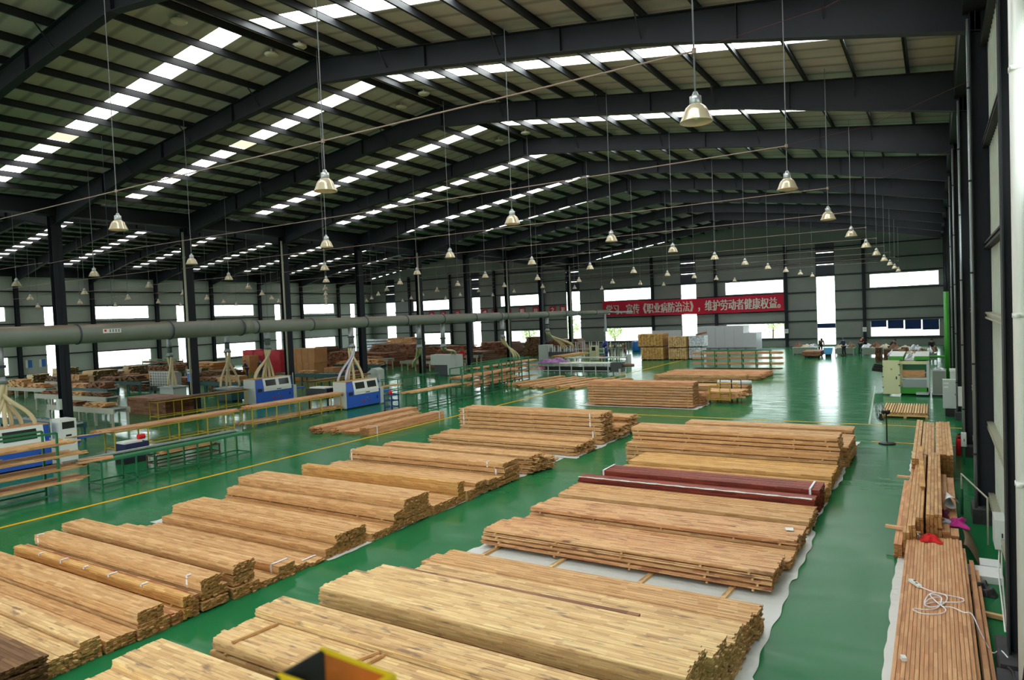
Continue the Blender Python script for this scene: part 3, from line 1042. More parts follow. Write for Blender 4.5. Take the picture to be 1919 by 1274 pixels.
XB, XG = -8.4, -2.42
stack('pale yellowish stack cut by the bottom edge of the photo', -9.2, -2.6, [(3.9, 4.6, 0, .66), (4.62, 5.3, 0, .75)], 'pale', GR, tier=.2)
t = stack('broad blotchy pale stack behind the yellow steel fitting', -8.55, -2.5, [(5.62, 6.32, 0, .76), (6.34, 6.85, 0, .86)], 'pale', GR, tier=.2)
stack('highest and broadest pale stack in the front of the middle row', -8.4, -2.47, [(7.4, 8.22, 0, .84), (8.24, 8.95, 0, .68, 0, .06), (8.97, 9.75, 0, .52, .3, .1)], 'pale', GR, tier=.3, spacers=False)
stack('rounded stack of light boards just before the bare white sheet', -8.3, -2.38, [(9.83, 10.3, 0, .46), (10.32, 10.72, 0, .42, .1, .05)], 'honey', GR, tier=.2)
stack('reddish stack of four even layers resting on cross battens', XB, -2.44, [(12.04, 12.8, .07, .44), (12.82, 13.25, .07, .37)], 'red', GR, tier=.095, bt=.03)
stack('low reddish stack behind the four even layers', XB, -2.38, [(13.32, 13.92, .05, .22)], 'red', GR, tier=.2)
t = stack('reddish rounded stack with a white tag at its right corner', XB, -2.38, [(14.0, 14.5, .04, .39), (14.52, 15.15, .04, .36)], 'red', GR, tier=.12)
MB().obox((-2.62, 14.75, .385), (.16, .2, .008), rz=.3).build('white_tag', WHITE, t)
stack('mixed tan stack between the reddish and the mahogany stacks', XB, -2.4, [(15.6, 16.2, .03, .32), (16.22, 16.86, .03, .33)], 'honey', GR, tier=.14)
t = stack('front mahogany-red stack with plastic-wrapped upper edge', -8.55, -2.44, [(16.95, 17.35, 0, .46)], 'mahogany', GR, tier=.25, spacers=False)
m_ = MB()
for q in range(24):
    xq = -8.5 + q * .25
    m_.beam((xq, 16.93, .465 + .006 * (q % 2)), (xq + .25, 16.93, .465 + .006 * ((q + 1) % 2)), .05 + .02 * (q % 3), .012)
m_.build('film_edge', FILM, t)
stack('rear mahogany-red stack with white straps', -8.1, -2.4, [(17.5, 18.3, 0, .55)], 'mahogany', GR, tier=.3, spacers=False,
      straps=[(-8.0, 17.5, 18.3, .25, .56), (-2.62, 17.5, 18.3, .2, .56)])
stack('smooth pale stack directly behind the mahogany stacks', -8.0, -2.4, [(18.36, 19.2, 0, .38), (19.4, 20.85, 0, .45)], 'gold', GR, tier=.15)
stack('honey stack of stepped layers, second last in the middle row', -8.75, -2.4, [(20.98, 21.36, 0, .66), (21.38, 22.4, 0, 1.12, .1, .0), (22.6, 24.9, 0, .62, .6, .1)], 'honey', GR, tier=.14)
stack('last stack of the middle row, nearest the yellow floor lines', -8.1, -2.42, [(25.1, 25.98, 0, .73)], 'honey', GR, tier=.12)

def loose(label, p, q, wdt, th, tone='pale', name='wooden_batten', group=None, cat='batten', n=1):
    p, q = Vector(p), Vector(q)
    o = MB()
    L_ = (q - p).length
    o.box(0, L_, -wdt / 2, wdt / 2, 0, th, RNG.random() * .9 + .05, 'x')
    ob = o.build(name, WOOD[tone], None, at=(0, 0, 0))
    d = q - p
    ob.rotation_euler = (0, -math.asin(d.z / L_), math.atan2(d.y, d.x))
    ob.location = p
    return tag(ob, label, cat, group)
BT = 'loose battens across the stacks'
loose('brown batten lying across the top of the blotchy pale stack, left', (-8.1, 5.62, .77), (-8.0, 6.3, .77), .035, .03, 'honey', group=BT)
loose('short batten pair across the blotchy pale stack, right one of two', (-6.1, 5.75, .77), (-6.0, 6.3, .77), .035, .03, 'honey', group=BT)
loose('short batten pair across the blotchy pale stack, left one of two', (-6.25, 5.95, .77), (-6.12, 6.32, .77), .035, .03, 'honey', group=BT)
loose('dark pair of boards ending on top of the highest pale stack', (-8.3, 9.2, .525), (-3.75, 9.26, .525), .09, .04, 'veneer', group=BT)
for i, x in enumerate((-8.15, -6.55, -4.7, -3.2)):
    loose('cross batten on the white sheet under the four even reddish layers, %s from the left' % ordn[i], (x, 10.9, .012), (x + .12, 13.0, .012), .09, .05, 'pale', group='battens on the white sheet')
loose('reddish board end lying alone on the white sheet in the left row', (-11.1, 20.6, .014), (-13.6, 19.9, .014), .12, .05, 'red', group=BT)

# white sheets on the floor under the rows
def sheet(label, pts, z=.006, wav=.012, seed=1, nx=36, ny=70, name='plastic_sheet', jg=.05, dx1=0.0):
    # pts: left edge x0, right edge x1, y0, y1
    rg = random.Random(seed)
    x0, x1, y0, y1 = pts
    ph = [rg.uniform(0, 6) for _ in range(6)]
    def jag(s): return jg * (.35 * math.sin(s * 37 + ph[0]) + .3 * math.sin(s * 131 + ph[1]) + .5 * (1 if math.sin(s * 17 + ph[2]) > .2 else -1))
    def fn(a, b):
        xa_ = x0 + jag(b * 1.3); xb_ = x1 + dx1 * min(1, b * 2.2) + jag(b)
        xx = xa_ + (xb_ - xa_) * a
        yy = y0 + (y1 - y0) * b
        zz = z + wav * (1 + math.sin(xx * 5.1 + ph[3] + math.sin(yy * 3)) * math.sin(yy * 2.3 + ph[4])) * .5
        return (xx, yy, zz)
    m_ = MB().grid(fn, nx, ny)
    m_.grid(lambda a, b: (lambda p: (p[0], p[1], p[2] - .003))(fn(a, b)), nx, ny)
    o = m_.build(name, FILM, None, True, at=((x0 + x1) / 2, (y0 + y1) / 2, 0))
    return tag(o, label, 'plastic sheet')
sheet('long white plastic sheet under the left row of timber', (-17.6, -10.98, 10.0, 20.9), seed=2, wav=.008)
sheet('white plastic sheet under the far end of the left row', (-17.4, -10.6, 20.95, 27.4), seed=3, wav=.008)
sheet('white wavy plastic sheet under the middle row of timber', (-8.55, -2.12, 8.6, 27.0), seed=4, wav=.012, ny=160, dx1=-.24, jg=.06)
sheet('white plastic sheet under the right-hand pile', (-.70, -.2, 8.0, 27.2), seed=5, wav=.006, nx=8, ny=120, jg=.03)
sheet('white plastic sheet under the tall stack beyond the yellow line', (-16.5, -10.05, 33.2, 36.0), seed=6, wav=.006)

# ---------------------------------------------------------------- right-hand pile (boards along the hall)
GP = 'stacks of boards in the right-hand pile'
stack('long stack of narrow battens with the tangled white cable, bottom right', 8.2, 15.4, [(-.56, .34, 0, .37), (.35, .42, 0, .3, 0, -.3), (.43, .5, 0, .2, 0, -.6), (.51, .56, 0, .14, 0, -.9)], 'pink', GP, tier=.4, bw=.05, bt=.028, along='y', rough=.008, gap=.006)
stack('stepped stack with a ragged near end behind the red cloth', 15.15, 21.9, [(-.62, -.5, 0, .5, -.1, 0), (-.5, -.38, 0, .62, 0, 0), (-.37, -.25, 0, .7, .25, 0), (-.24, .03, 0, .76, .35, 0)], 'honey', GP, tier=.8, bw=.06, bt=.05, along='y', rough=.01, gap=.008)
stack('low side boards sticking out left of the stepped stack', 15.0, 20.5, [(-.78, -.64, 0, .26)], 'pink', GP, tier=.3, along='y')
stack('lower reddish boards on the right side under the magenta cloth', 15.5, 20.6, [(.05, .18, 0, .46), (.2, .34, 0, .4, 0, 0)], 'pink', GP, tier=.5, bw=.12, bt=.06, along='y')
stack('far stack of the right-hand pile with a dark near end', 21.75, 27.6, [(-.6, -.42, 0, .78, -.9, 0), (-.4, -.08, 0, .72), (-.06, .34, 0, .75)], 'honey', GP, tier=.8, bw=.075, bt=.03, along='y', rough=.01, gap=.008)
loose('short batten sticking out left of the right-hand pile, near one', (-.95, 15.95, .3), (-.5, 15.9, .3), .1, .05, 'pink', group='battens in the right pile')
loose('short batten sticking out left of the right-hand pile, far one', (-.93, 20.75, .27), (-.5, 20.7, .27), .1, .05, 'pink', group='battens in the right pile')
loose('long dark-edged board lying on the stepped stack', (-.3, 17.7, .765), (-.42, 22.4, .81), .1, .03, 'gold', cat='board', name='loose_board')

def cloth(label, name, cx, cy, z, sx, sy, h, m, seed, cat='cloth', rot=0):
    rg = random.Random(seed)
    ph = [rg.uniform(0, 6.28) for _ in range(8)]
    def fn(a, b):
        x, y = (a - .5), (b - .5)
        an = math.atan2(y, x)
        k = 1 + .22 * math.sin(3 * an + ph[0]) + .12 * math.sin(5 * an + ph[1])
        rr = max(abs(x), abs(y)) * 2
        zz = h * (1 - rr ** 2) * (.6 + .4 * math.sin(9 * x + ph[2]) * math.sin(8 * y + ph[3])) + .012
        X, Y = x * sx * k, y * sy * k
        c_, s_ = math.cos(rot), math.sin(rot)
        return (cx + X * c_ - Y * s_, cy + X * s_ + Y * c_, z + zz)
    m_ = MB().grid(fn, 18, 18)
    m_.grid(lambda a, b: (lambda p: (p[0], p[1], max(z + .002, p[2] - .01)))(fn(a, b)), 18, 18)
    return tag(m_.build(name, m, None, True, at=(cx, cy, z)), label, cat)
cloth('bright red cloth lying on the near right pile', 'red_cloth', -.15, 15.2, .375, .30, .46, .13, REDC, 12)
cloth('magenta cloth thrown over the right edge of the pile', 'magenta_cloth', .3, 16.3, .43, .32, .6, .12, MAG, 5)
cloth('dark purple cloth tucked beside the paper cone', 'purple_cloth', .1, 16.75, .46, .14, .5, .12, mat('purple_cloth', rgb(96, 20, 62), .9), 6)
cloth('small pale blue cloth by the magenta cloth', 'blue_cloth', .12, 16.2, .47, .14, .25, .05, mat('pale_blue_cloth', rgb(176, 184, 210), .8), 7)
# rolled cone of white paper
m_ = MB()
m_.grid(lambda a, b: (.15 + .13 * b * math.cos(a * 5.4) + .08 * b, 18.6 - 1.5 * b, .50 + .13 * b + .12 * b * math.sin(a * 5.4)), 20, 10)
tag(m_.build('paper_cone', mat('white_card', rgb(226, 226, 232), .6), None, True, at=(.15, 18, .5)), 'white sheet rolled into a cone on the right pile', 'paper')
m_ = MB()
fnm = lambda a, b, k=0: (.38 + .22 * a + .03 * math.sin(b * 5), 15.0 + 1.8 * b, .40 * math.cos(a * 1.35) ** 1.2 + .015 - k)
m_.grid(fnm, 12, 12)
m_.grid(lambda a, b: fnm(a, b, .01), 12, 12)
tag(m_.build('brown_mat', mat('brown_mat', rgb(118, 98, 72), .9), None, True, at=(.45, 15.5, 0)), 'stiff brown mat draped down the right side of the pile', 'mat')
t = thing('glass_jar', 'small glass jar with brown lid beside the red cloth', 'jar', (-.34, 15.12, .375))
MB().lathe([(0, 0), (.045, 0), (.045, .11), (.036, .13)], (-.34, 15.12, .375), 16).build('glass_body', glass_mat('jar_glass', (.75, .8, .78, 1), .15), t, True)
MB().lathe([(.04, .13), (.04, .15), (0, .15)], (-.34, 15.12, .375), 16).build('lid', CARD, t, True)
# extension lead
t = thing('extension_lead', 'tangled white extension lead lying on the near right pile', 'extension lead', (-.35, 12.65, .39))
MB().obox((-.35, 12.64, .405), (.07, .3, .035), rz=rad(30)).build('socket_block', WHITE, t)
MB().obox((-.356, 12.69, .425), (.03, .04, .004), rz=rad(30)).obox((-.33, 12.6, .425), (.03, .04, .004), rz=rad(30)).build('socket_face', BLACK, t)
CABLEW = mat('bright_white_cable', rgb(245, 242, 250), .5)
cab = [(-.28, 12.53), (-.22, 12.44), (-.10, 12.37), (.07, 12.36), (.26, 12.33), (.30, 12.24), (.27, 12.11), (.10, 12.04), (-.08, 11.99), (-.21, 11.87), (-.16, 12.22), (-.04, 12.34), (.08, 12.28), (.05, 12.03), (-.10, 11.78), (-.21, 11.79), (-.14, 12.05), (.01, 12.19), (-.04, 11.81), (-.17, 11.64), (-.34, 11.56), (-.33, 11.48), (-.21, 11.46), (-.01, 11.58), (.06, 11.75), (-.06, 11.97), (-.14, 12.23), (0, 12.24), (.01, 11.89), (.14, 11.87), (.28, 11.72), (.38, 11.71)]
pts = [Vector((x, y, .388 + .012 * (1 + math.sin(i * 1.3)))) for i, (x, y) in enumerate(cab)]
pts += [Vector((.47, 11.5, .25)), Vector((.58, 11.2, .12)), Vector((.66, 10.9, .3)), Vector((.72, 10.6, .35))]
def smooth_pts(P, n=5):
    out = []
    for i in range(len(P) - 1):
        p0, p1, p2, p3 = P[max(i - 1, 0)], P[i], P[i + 1], P[min(i + 2, len(P) - 1)]
        for k in range(n):
            s = k / n
            out.append(.5 * ((2 * p1) + (p2 - p0) * s + (2 * p0 - 5 * p1 + 4 * p2 - p3) * s * s + (3 * p1 - p0 - 3 * p2 + p3) * s ** 3))
    out.append(P[-1])
    return out
MB().tube(smooth_pts(pts), .0085, 6).build('cable', CABLEW, t, True)
t = thing('cable_reel_end', 'white plug lying at the bottom edge of the right pile', 'plug', (-.42, 9.9, .375))
MB().obox((-.42, 9.9, .4), (.06, .09, .045), rz=.3).build('plug_body', WHITE, t)

# ---------------------------------------------------------------- along the right wall
t = thing('downpipe', 'thick white pipe standing at the right edge of the photo', 'pipe', (.82, 9.25, 0))
MB().tube([(.82, 9.25, .35), (.82, 9.25, 11.15)], .098, 28).build('pipe', PVC, t, True)
for z in (2.9, 4.75, 7.4, 8.5):
    MB().tube([(.82, 9.25, z), (.82, 9.25, z + .05)], .105, 28).box(.72, .78, 9.12, 9.15, z, z + .04).build('pipe_clip', WHITE, t, True)
B(.58, 1.05, 9.0, 10.3, 0, .33).build('concrete_footing', CONC, t)
tag(MB().tube([(.70, 10.3, .36), (.72, 9.9, .5), (.74, 9.3, .42), (.76, 9.14, .8), (.78, 9.13, 1.0)], .012, 7).build('black_cable', BLACK, None, True, at=(.7, 10.3, .36)), 'black cable curling up beside the white pipe', 'cable')
for k, y in enumerate((18.1, 25.3, 33.2, 40.6)):
    t = thing('downpipe', 'thin grey pipe on the right wall, %s behind the nearest column' % ordn[k], 'pipe', (.68, y, 0), 'thin pipes on the right wall')
    MB().tube([(.70, y, .33), (.70, y, 11.0)], .03, 12).build('pipe', GALV, t, True)
    for z in (1.5, 3.5, 5.5, 7.5, 9.5):
        MB().tube([(.70, y, z), (.70, y, z + .04)], .04, 12).build('pipe_clip', STEEL, t)
def ebox(label, x0, x1, y0, y1, z0, z1, legs=False, name='electrical_box', m=GREYM, marks=1):
    t = thing(name, label, 'electrical box', ((x0 + x1) / 2, (y0 + y1) / 2, z0 if not legs else 0), None)
    B(x0, x1, y0, y1, z0, z1).build('housing', m, t)
    B(x0 + .02, x1 - .02, y0 - .012, y0, z0 + .03, z1 - .03).build('door', m, t)
    MB().box(x1 - .07, x1 - .05, y0 - .025, y0 - .012, (z0 + z1) / 2 - .04, (z0 + z1) / 2 + .04).build('handle', BLACK, t)
    if legs:
        B((x0 + x1) / 2 - .03, (x0 + x1) / 2 + .03, (y0 + y1) / 2 - .03, (y0 + y1) / 2 + .03, 0, z0).build('post', GRN, t)
    return t
t = ebox('tall grey-green control cabinet by the right wall with two white labels', .22, .72, 33.9, 34.4, .35, 1.55)
MB().box(.26, .44, 33.880, 33.888, 1.38, 1.44).box(.26, .42, 33.880, 33.888, 1.22, 1.28).build('label_plate', WHITE, t)
B(.3, .66, 33.95, 34.35, 0, .35).build('stand', BLACK, t)
t = ebox('narrow grey cabinet with a lighter top behind the tall control cabinet', .5, .8, 34.5, 34.9, .3, 1.85)
B(.48, .82, 34.48, 34.92, 1.86, 1.95).build('cover', WHITE, t)
B(.55, .78, 34.55, 34.85, 0, .3).build('stand', BLACK, t)
ebox('small grey meter box on a green post near the tall control cabinet', .62, .86, 27.6, 27.8, 1.3, 1.95, True)
ebox('small cream box at the foot of the second right-hand column', .60, .73, 24.2, 24.4, .55, .95, True)
t = ebox('grey switch box on the right wall above the handrail', .85, 1.02, 14.9, 15.5, .42, .95, name='switch_box')
tag(MB().tube([(.92, 15.0, .42), (.85, 14.2, .25), (.8, 12.5, .2), (.75, 11.4, .36)], .012, 6).tube([(.95, 15.0, .42), (.90, 14.2, .2), (.83, 12.5, .15), (.78, 11.4, .36)], .012, 6).build('hanging_cable', PVC, None, True, at=(.92, 15, .42)), 'pair of white cables hanging from the grey switch box', 'cable')
t = thing('handrail', 'thin grey tubular rail standing by the right wall', 'handrail', (.6, 17.5, 0))
MB().tube([(.45, 18.6, .0), (.45, 18.6, .95), (.83, 16.5, .95), (.83, 16.5, .0)], .018, 8).build('rail', GIRTR, t)
MB().tube([(.45, 18.6, 0), (.45, 18.6, .6)], .03, 8).build('green_post', GRN, t)
t = thing('fire_extinguisher', 'red fire extinguisher standing by the right wall footing', 'fire extinguisher', (.58, 25.7, 0))
MB().lathe([(0, 0), (.085, 0), (.09, .03), (.09, .42), (.06, .5), (.03, .52)], (.58, 25.7, 0), 20).build('cylinder', REDC, t, True)
MB().lathe([(0, .52), (.03, .52), (.03, .57), (0, .57)], (.58, 25.7, 0), 12).obox((.62, 25.7, .6), (.12, .03, .02), ry=-.3).build('valve', BLACK, t)
MB().tube([(.6, 25.7, .55), (.7, 25.66, .45), (.69, 25.62, .15)], .012, 6).build('hose', BLACK, t)
t = thing('fire_extinguisher', 'second red extinguisher just behind the first, half hidden', 'fire extinguisher', (.6, 26.35, 0))
MB().lathe([(0, 0), (.085, 0), (.09, .03), (.09, .42), (.06, .5), (.03, .52)], (.6, 26.35, 0), 20).build('cylinder', REDC, t, True)
MB().lathe([(0, .52), (.03, .52), (.03, .57), (0, .57)], (.6, 26.35, 0), 12).build('valve', BLACK, t)
FOAM = mat('white_foam', rgb(224, 226, 226), .7)
tag(B(.42, .93, 14.25, 14.8, .0, .12).build('foam_block', FOAM), 'white foam slab on the floor, lower and nearer of two', 'foam block')
tag(B(.62, .93, 14.85, 15.25, .0, .12).build('foam_block', FOAM), 'small white foam slab tucked against the right wall', 'foam block')
cloth('black bag lying on the floor by the white foam', 'black_bag', .62, 13.8, 0, .3, .5, .22, BLACK, 9, 'bag')
loose('yellowish bar lying across to the right wall', (.5, 12.75, .02), (.95, 12.65, .02), .08, .06, 'pale', name='wooden_bar', cat='bar')

# ---------------------------------------------------------------- floor fan
t = thing('stand_fan', 'black industrial stand fan on a round base by the yellow line', 'fan', (-1.5, 26.95, 0))
MB().lathe([(0, 0), (.26, 0), (.27, .03), (.22, .05), (.04, .08), (0, .08)], (-1.5, 26.95, 0), 28).build('base', BLACK, t, True)
MB().tube([(-1.5, 26.95, .06), (-1.5, 26.95, 1.08)], .022, 12).build('pole', BLACK, t)
hx, hy, hz = -1.68, 26.9, 1.1
MB().tube([(-1.5, 26.95, 1.08), (-1.42, 27.0, 1.12)], .07, 14).tube([(-1.62, 26.92, 1.1), (-1.4, 27.0, 1.12)], .06, 14).build('motor', BLACK, t, True)
ax = Vector((-.93, -.36, -.05)).normalized()
s_ = ax.cross(Vector((0, 0, 1))).normalized(); q_ = s_.cross(ax)
hc = Vector((hx, hy, hz))
m_ = MB()
for off, rr in ((.07, .3), (-.07, .3), (0, .345), (.1, .2), (-.1, .2), (.11, .08)):
    m_.tube([hc + ax * off + (s_ * math.cos(a) + q_ * math.sin(a)) * rr for a in [2 * math.pi * k / 32 for k in range(33)]], .006, 5)
for k in range(24):
    a = 2 * math.pi * k / 24
    d_ = s_ * math.cos(a) + q_ * math.sin(a)
    m_.tube([hc + ax * .11 + d_ * .05, hc + ax * .1 + d_ * .2, hc + ax * .07 + d_ * .3, hc + d_ * .345, hc - ax * .07 + d_ * .3, hc - ax * .1 + d_ * .2, hc - ax * .1 + d_ * .05], .0028, 4)
m_.build('guard', BLACK, t)
for k in range(3):
    a0 = 2 * math.pi * k / 3 + .5
    m_ = MB()
    def fb(a, b, a0=a0):
        an = a0 + (a - .5) * (.5 + .5 * b)
        rr = .05 + .24 * b
        return tuple(hc + (s_ * math.cos(an) + q_ * math.sin(an)) * rr + ax * ((a - .5) * .07))
    m_.grid(fb, 6, 6)
    m_.build('blade', BLACK, t, True)

# ---------------------------------------------------------------- press on the right (cream and green)
t = thing('woodworking_press', 'cream and green press with its door open, right of the bright floor reflections', 'machine', (-1.35, 42, 0))
B(-1.6, -.35, 40.95, 44.5, .1, .42).build('bed', GRN2, t)
B(-1.6, -.35, 41.05, 44.5, 1.62, 1.78).build('top_plate', CREAM, t)
B(-.42, -.3, 40.95, 44.5, .1, 1.8).build('side_frame', GREYM, t)
B(-1.62, -1.5, 41.2, 44.5, .1, 1.8).build('side_frame', CREAM, t)
B(-1.5, -.42, 41.3, 44.3, 1.25, 1.6).build('upper_beam', GRN, t)
m_ = MB(); rows_of_boards(m_, -1.52, -.5, 41.1, 41.5, .95, 1.3, random.Random(5), .1, .05, .0)
m_.build('board_load', WOOD['pink'], t)
B(-1.5, -.42, 41.05, 44.3, .82, .93).build('platen', GREYM, t)
B(-1.5, -.42, 41.0, 41.06, .3, .8).build('guard_plate', GALV, t)
d_ = B(-2.4, -1.62, 40.82, 40.90, .08, 1.84).build('door', CREAM, t)
m_ = MB()
for z in (.4, .95, 1.5):
    m_.box(-2.43, -2.36, 40.78, 40.82, z, z + .05).box(-1.68, -1.6, 40.78, 40.82, z + .1, z + .15)
m_.build('hinge', BLACK, d_)
MB().box(-1.80, -1.75, 40.79, 40.82, .85, 1.0).build('handle', BLACK, d_)
MB().lathe([(0, 0), (.05, 0), (.05, .008), (0, .008)], (0, 0, 0), 16)
mm = MB()
mm.v = []
ring = [(-2.0 + .055 * math.cos(a), 40.812, 1.38 + .055 * math.sin(a)) for a in [2 * math.pi * k / 16 for k in range(16)]]
MB().add(ring + [(p[0], 40.82, p[2]) for p in ring], [tuple(range(16)), tuple(range(31, 15, -1))] + [(i, i + 16, (i + 1) % 16 + 16, (i + 1) % 16) for i in range(16)]).build('warning_sign', YEL, d_)
for i, xx in enumerate((-2.1, -.95)):
    MB().box(xx, xx + .65, 41.1, 44.8, 1.84, 2.02).build('upper_box', GRN2, t)
    MB().box(xx, xx + .65, 41.1, 44.8, 2.02, 2.05).build('upper_cover', GREYM, t)
MB().box(-1.4, -.98, 41.3, 44.5, 1.8, 1.92).build('top_fittings', ALU, t)
for k in range(8):
    MB().tube([(-1.3 + .04 * (k % 3), 41.5 + .35 * k, 1.92), (-1.1, 41.6 + .35 * k, 2.02)], .03, 8).build('valve', GALV, t)
MB().box(-.9, -.35, 40.7, 40.95, .08, .2).build('foot_tray', ALU, t)
t = thing('steel_cabinet', 'grey cabinet with a cluttered top beside the press', 'cabinet', (.1, 40.9, 0))
B(-.18, .42, 40.7, 41.5, .1, 1.35).build('body', GREYM, t)
B(-.2, .45, 40.65, 41.55, 0.0, .1).build('plinth', BLACK, t)
B(-.16, .40, 40.68, 40.70, .15, 1.3).build('door', mat('dim_grey_paint', rgb(128, 132, 122), .5), t)
cloth('crumpled pale papers on the grey cabinet by the press', 'paper_heap', .1, 41.1, 1.35, .6, .7, .16, FOIL, 21, 'papers')
t = thing('green_pipe_frame', 'bright green vertical pipe with a cross bar in the far right corner', 'pipe', (.5, 46, 0))
MB().tube([(.55, 46, 0), (.55, 46, 5.35)], .13, 18).build('pipe', GRN2, t, True)
MB().tube([(.55, 46, 1.65), (-.6, 46, 1.65)], .07, 12).build('cross_bar', GRN2, t)
t = thing('pallet_of_battens', 'pallet covered with rows of short battens, before the press', 'pallet', (-1.15, 34, 0))
m_ = MB()
for y in (32.95, 33.9, 34.85, 35.9):
    m_.box(-2.02, -.3, y, y + .1, .08, .11, .5)
for x in (-2.0, -1.2, -.42):
    m_.box(x, x + .1, 32.95, 36.0, .0, .08, .4)
m_.build('pallet_base', WOOD['pale'], t)
rg = random.Random(11)
for i in range(17):
    x = -2.0 + i * .1
    m_ = MB()
    m_.add(*(lambda o: (o.v, o.f))(MB().box(x, x + .06, 32.95 + rg.uniform(0, .05), 36.0 + rg.uniform(-.05, .05), .175, .24)), bid=rg.random(), ends=(2, 3))
    m_.build('top_batten', WOOD['pale'], t)
for i in range(20):
    y = 33.0 + i * .153
    m_ = MB()
    m_.box(-2.0, -.33, y, y + .06, .11, .175, rg.random(), 'x')
    m_.build('cross_batten', WOOD['pale'], t)

# ---------------------------------------------------------------- beyond the yellow lines: middle distance timber
GM = 'stacks of boards in the middle distance'
stack('large long stack of eight even layers beyond the yellow line', -16.05, -10.3, [(33.45, 34.5, .04, 1.15), (33.6, 34.5, 1.16, 1.3)], 'pink', GM, tier=.14, bt=.03)
stack('lower ragged stack behind the stack of eight layers', -16.0, -10.2, [(34.6, 35.3, 0, .66)], 'pink', GM, tier=.14, jx=.1)
stack('low stack with the white film roll lying on it', -15.6, -8.9, [(38.6, 39.9, 0, .58)], 'pink', GM, tier=.3, bt=.04)
stack('single long reddish bundle in front of the wide low stack', -16.8, -10.5, [(45.6, 46.3, 0, .5)], 'red', GM, tier=.25, bt=.04)
stack('wide low stack with a stepped right end before the green rack', -17.0, -10.1, [(47.6, 48.3, 0, .3, 0, -.1), (48.4, 49.5, 0, .33), (49.6, 51.5, 0, .36)], 'pink', GM, tier=.18, bt=.04, jx=.12)
t = thing('film_roll', 'white roll of plastic film lying on the low stack', 'roll', (-9.6, 39.2, .6))
MB().tube([(-10.6, 39.2, .73), (-8.75, 39.2, .73)], .13, 20).build('roll', FILM, t, True)
GF = 'bundles laid on the floor left of the yellow line'
stack('thick square bundle tied with a white strap, nearest the yellow line', 22.0, 27.4, [(-21.75, -21.2, 0, .34)], 'pink', GF, tier=.4, along='y', straps=[(22.5, -21.75, -21.2, 0, .35), (27.0, -21.75, -21.2, 0, .35)])
stack('low flat bundle left of the thick square bundle', 22.0, 27.2, [(-22.75, -22.1, 0, .13)], 'pink', GF, tier=.4, along='y')
stack('middle bundle with a rough near end on the floor', 22.0, 27.6, [(-23.6, -23.0, 0, .24)], 'red', GF, tier=.4, along='y', jx=.1)
stack('leftmost rough-ended bundle of the four on the floor', 21.7, 28.5, [(-24.6, -23.9, 0, .3)], 'pink', GF, tier=.4, along='y', jx=.12)
GK = 'fan of boards on the floor by the conveyor'
for i, (x, y, a) in enumerate(((-26.2, 41.5, .2), (-24.9, 40.9, .22), (-23.7, 40.6, .18), (-22.9, 40.4, .2), (-21.7, 40.5, .2), (-20.7, 40.6, .24))):
    o = stack('thin bundle of boards lying on the floor, %s from the left of six' % ordn[i], 0, 6.3, [(-.27, .27, 0, .15)], 'pink' if i % 2 else 'honey', GK, tier=.3, bw=.11, bt=.045, jx=.15)
    o.location = (x, y, 0)
    o.rotation_euler = (0, 0, math.pi / 2 - a)
    for c in o.children:
        for vtx in c.data.vertices:
            vtx.co.x += 6.3

def frame_cart(label, x0, x1, y0, y1, h):
    t = thing('board_trolley', label, 'trolley', ((x0 + x1) / 2, (y0 + y1) / 2, 0))
    B(x0, x1, y0, y1, .18, .24).build('deck', YEL, t)
    for x in (x0, x1):
        for y in (y0, y1):
            m_ = MB().lathe([(0, -.03), (.08, -.03), (.08, .03), (0, .03)], (0, 0, 0), 14)
            m_.v = [(x + p[2], y + p[0], .08 + p[1]) for p in m_.v]
            m_.build('wheel', BLACK, t)
            m_ = MB().beam((x, y, .1), (x, y, h), .045)
            m_.build('post', YEL, t)
    for y in (y0, y1):
        for z in (h, h * .62):
            MB().beam((x0, y, z), (x1, y, z), .04).build('rail', YEL, t)
    MB().beam(((x0 + x1) / 2, y0, .2), ((x0 + x1) / 2, y0, h), .04).build('post', YEL, t)
    return t
frame_cart('yellow tube trolley loaded with small boards beside the eight-layer stack', -10.1, -9.05, 35.7, 37.2, .92)
stack('small boards loaded in the yellow trolley', -10.3, -8.6, [(35.8, 37.1, .25, .62)], 'red', None, tier=.4, bw=.13, bt=.06, jx=.12)
t = thing('black_rack_frame', 'black tubular frame standing behind the yellow trolley', 'frame', (-9.7, 38.2, 0))
MB().tube([(-10.2, 38.2, 0), (-10.2, 38.2, 1.0), (-9.6, 38.2, 1.0), (-9.6, 38.2, 0)], .025, 6).build('hoop', BLACK, t)
MB().tube([(-9.6, 38.3, 0), (-9.6, 38.3, .95), (-9.1, 38.3, .95), (-9.1, 38.3, 0)], .025, 6).build('hoop', BLACK, t)

def board_rack(label, along, c, a, b, dep, levels, m, posts, label2=None, wood='pink', top=None, extra=.4, base=0, group='board racks'):
    """shelved rack: posts at intervals, arms and boards. along 'x' or 'y'"""
    top = top or levels[-1] + .35
    def P(l, q, z):
        return (l, q, z) if along == 'x' else (q, l, z)
    t = thing('board_rack', label, 'rack', P((a + b) / 2, c, 0), group)
    for i in range(posts):
        l = a + (b - a) * i / (posts - 1)
        pm = MB()
        for q in (c - dep / 2, c + dep / 2):
            pm.beam(P(l, q, 0), P(l, q, top), .06)
        pm.build('post', m, t)
        sm = MB()
        for z in levels:
            sm.beam(P(l, c - dep / 2, z - .04), P(l, c + dep / 2, z - .04), .05)
        sm.build('shelf_arm', m, t)
    for q in (c - dep / 2, c + dep / 2):
        MB().beam(P(a, q, top), P(b, q, top), .06).build('top_rail', m, t)
        MB().beam(P(a, q, .12), P(b, q, .12), .05).build('bottom_rail', m, t)
    return t
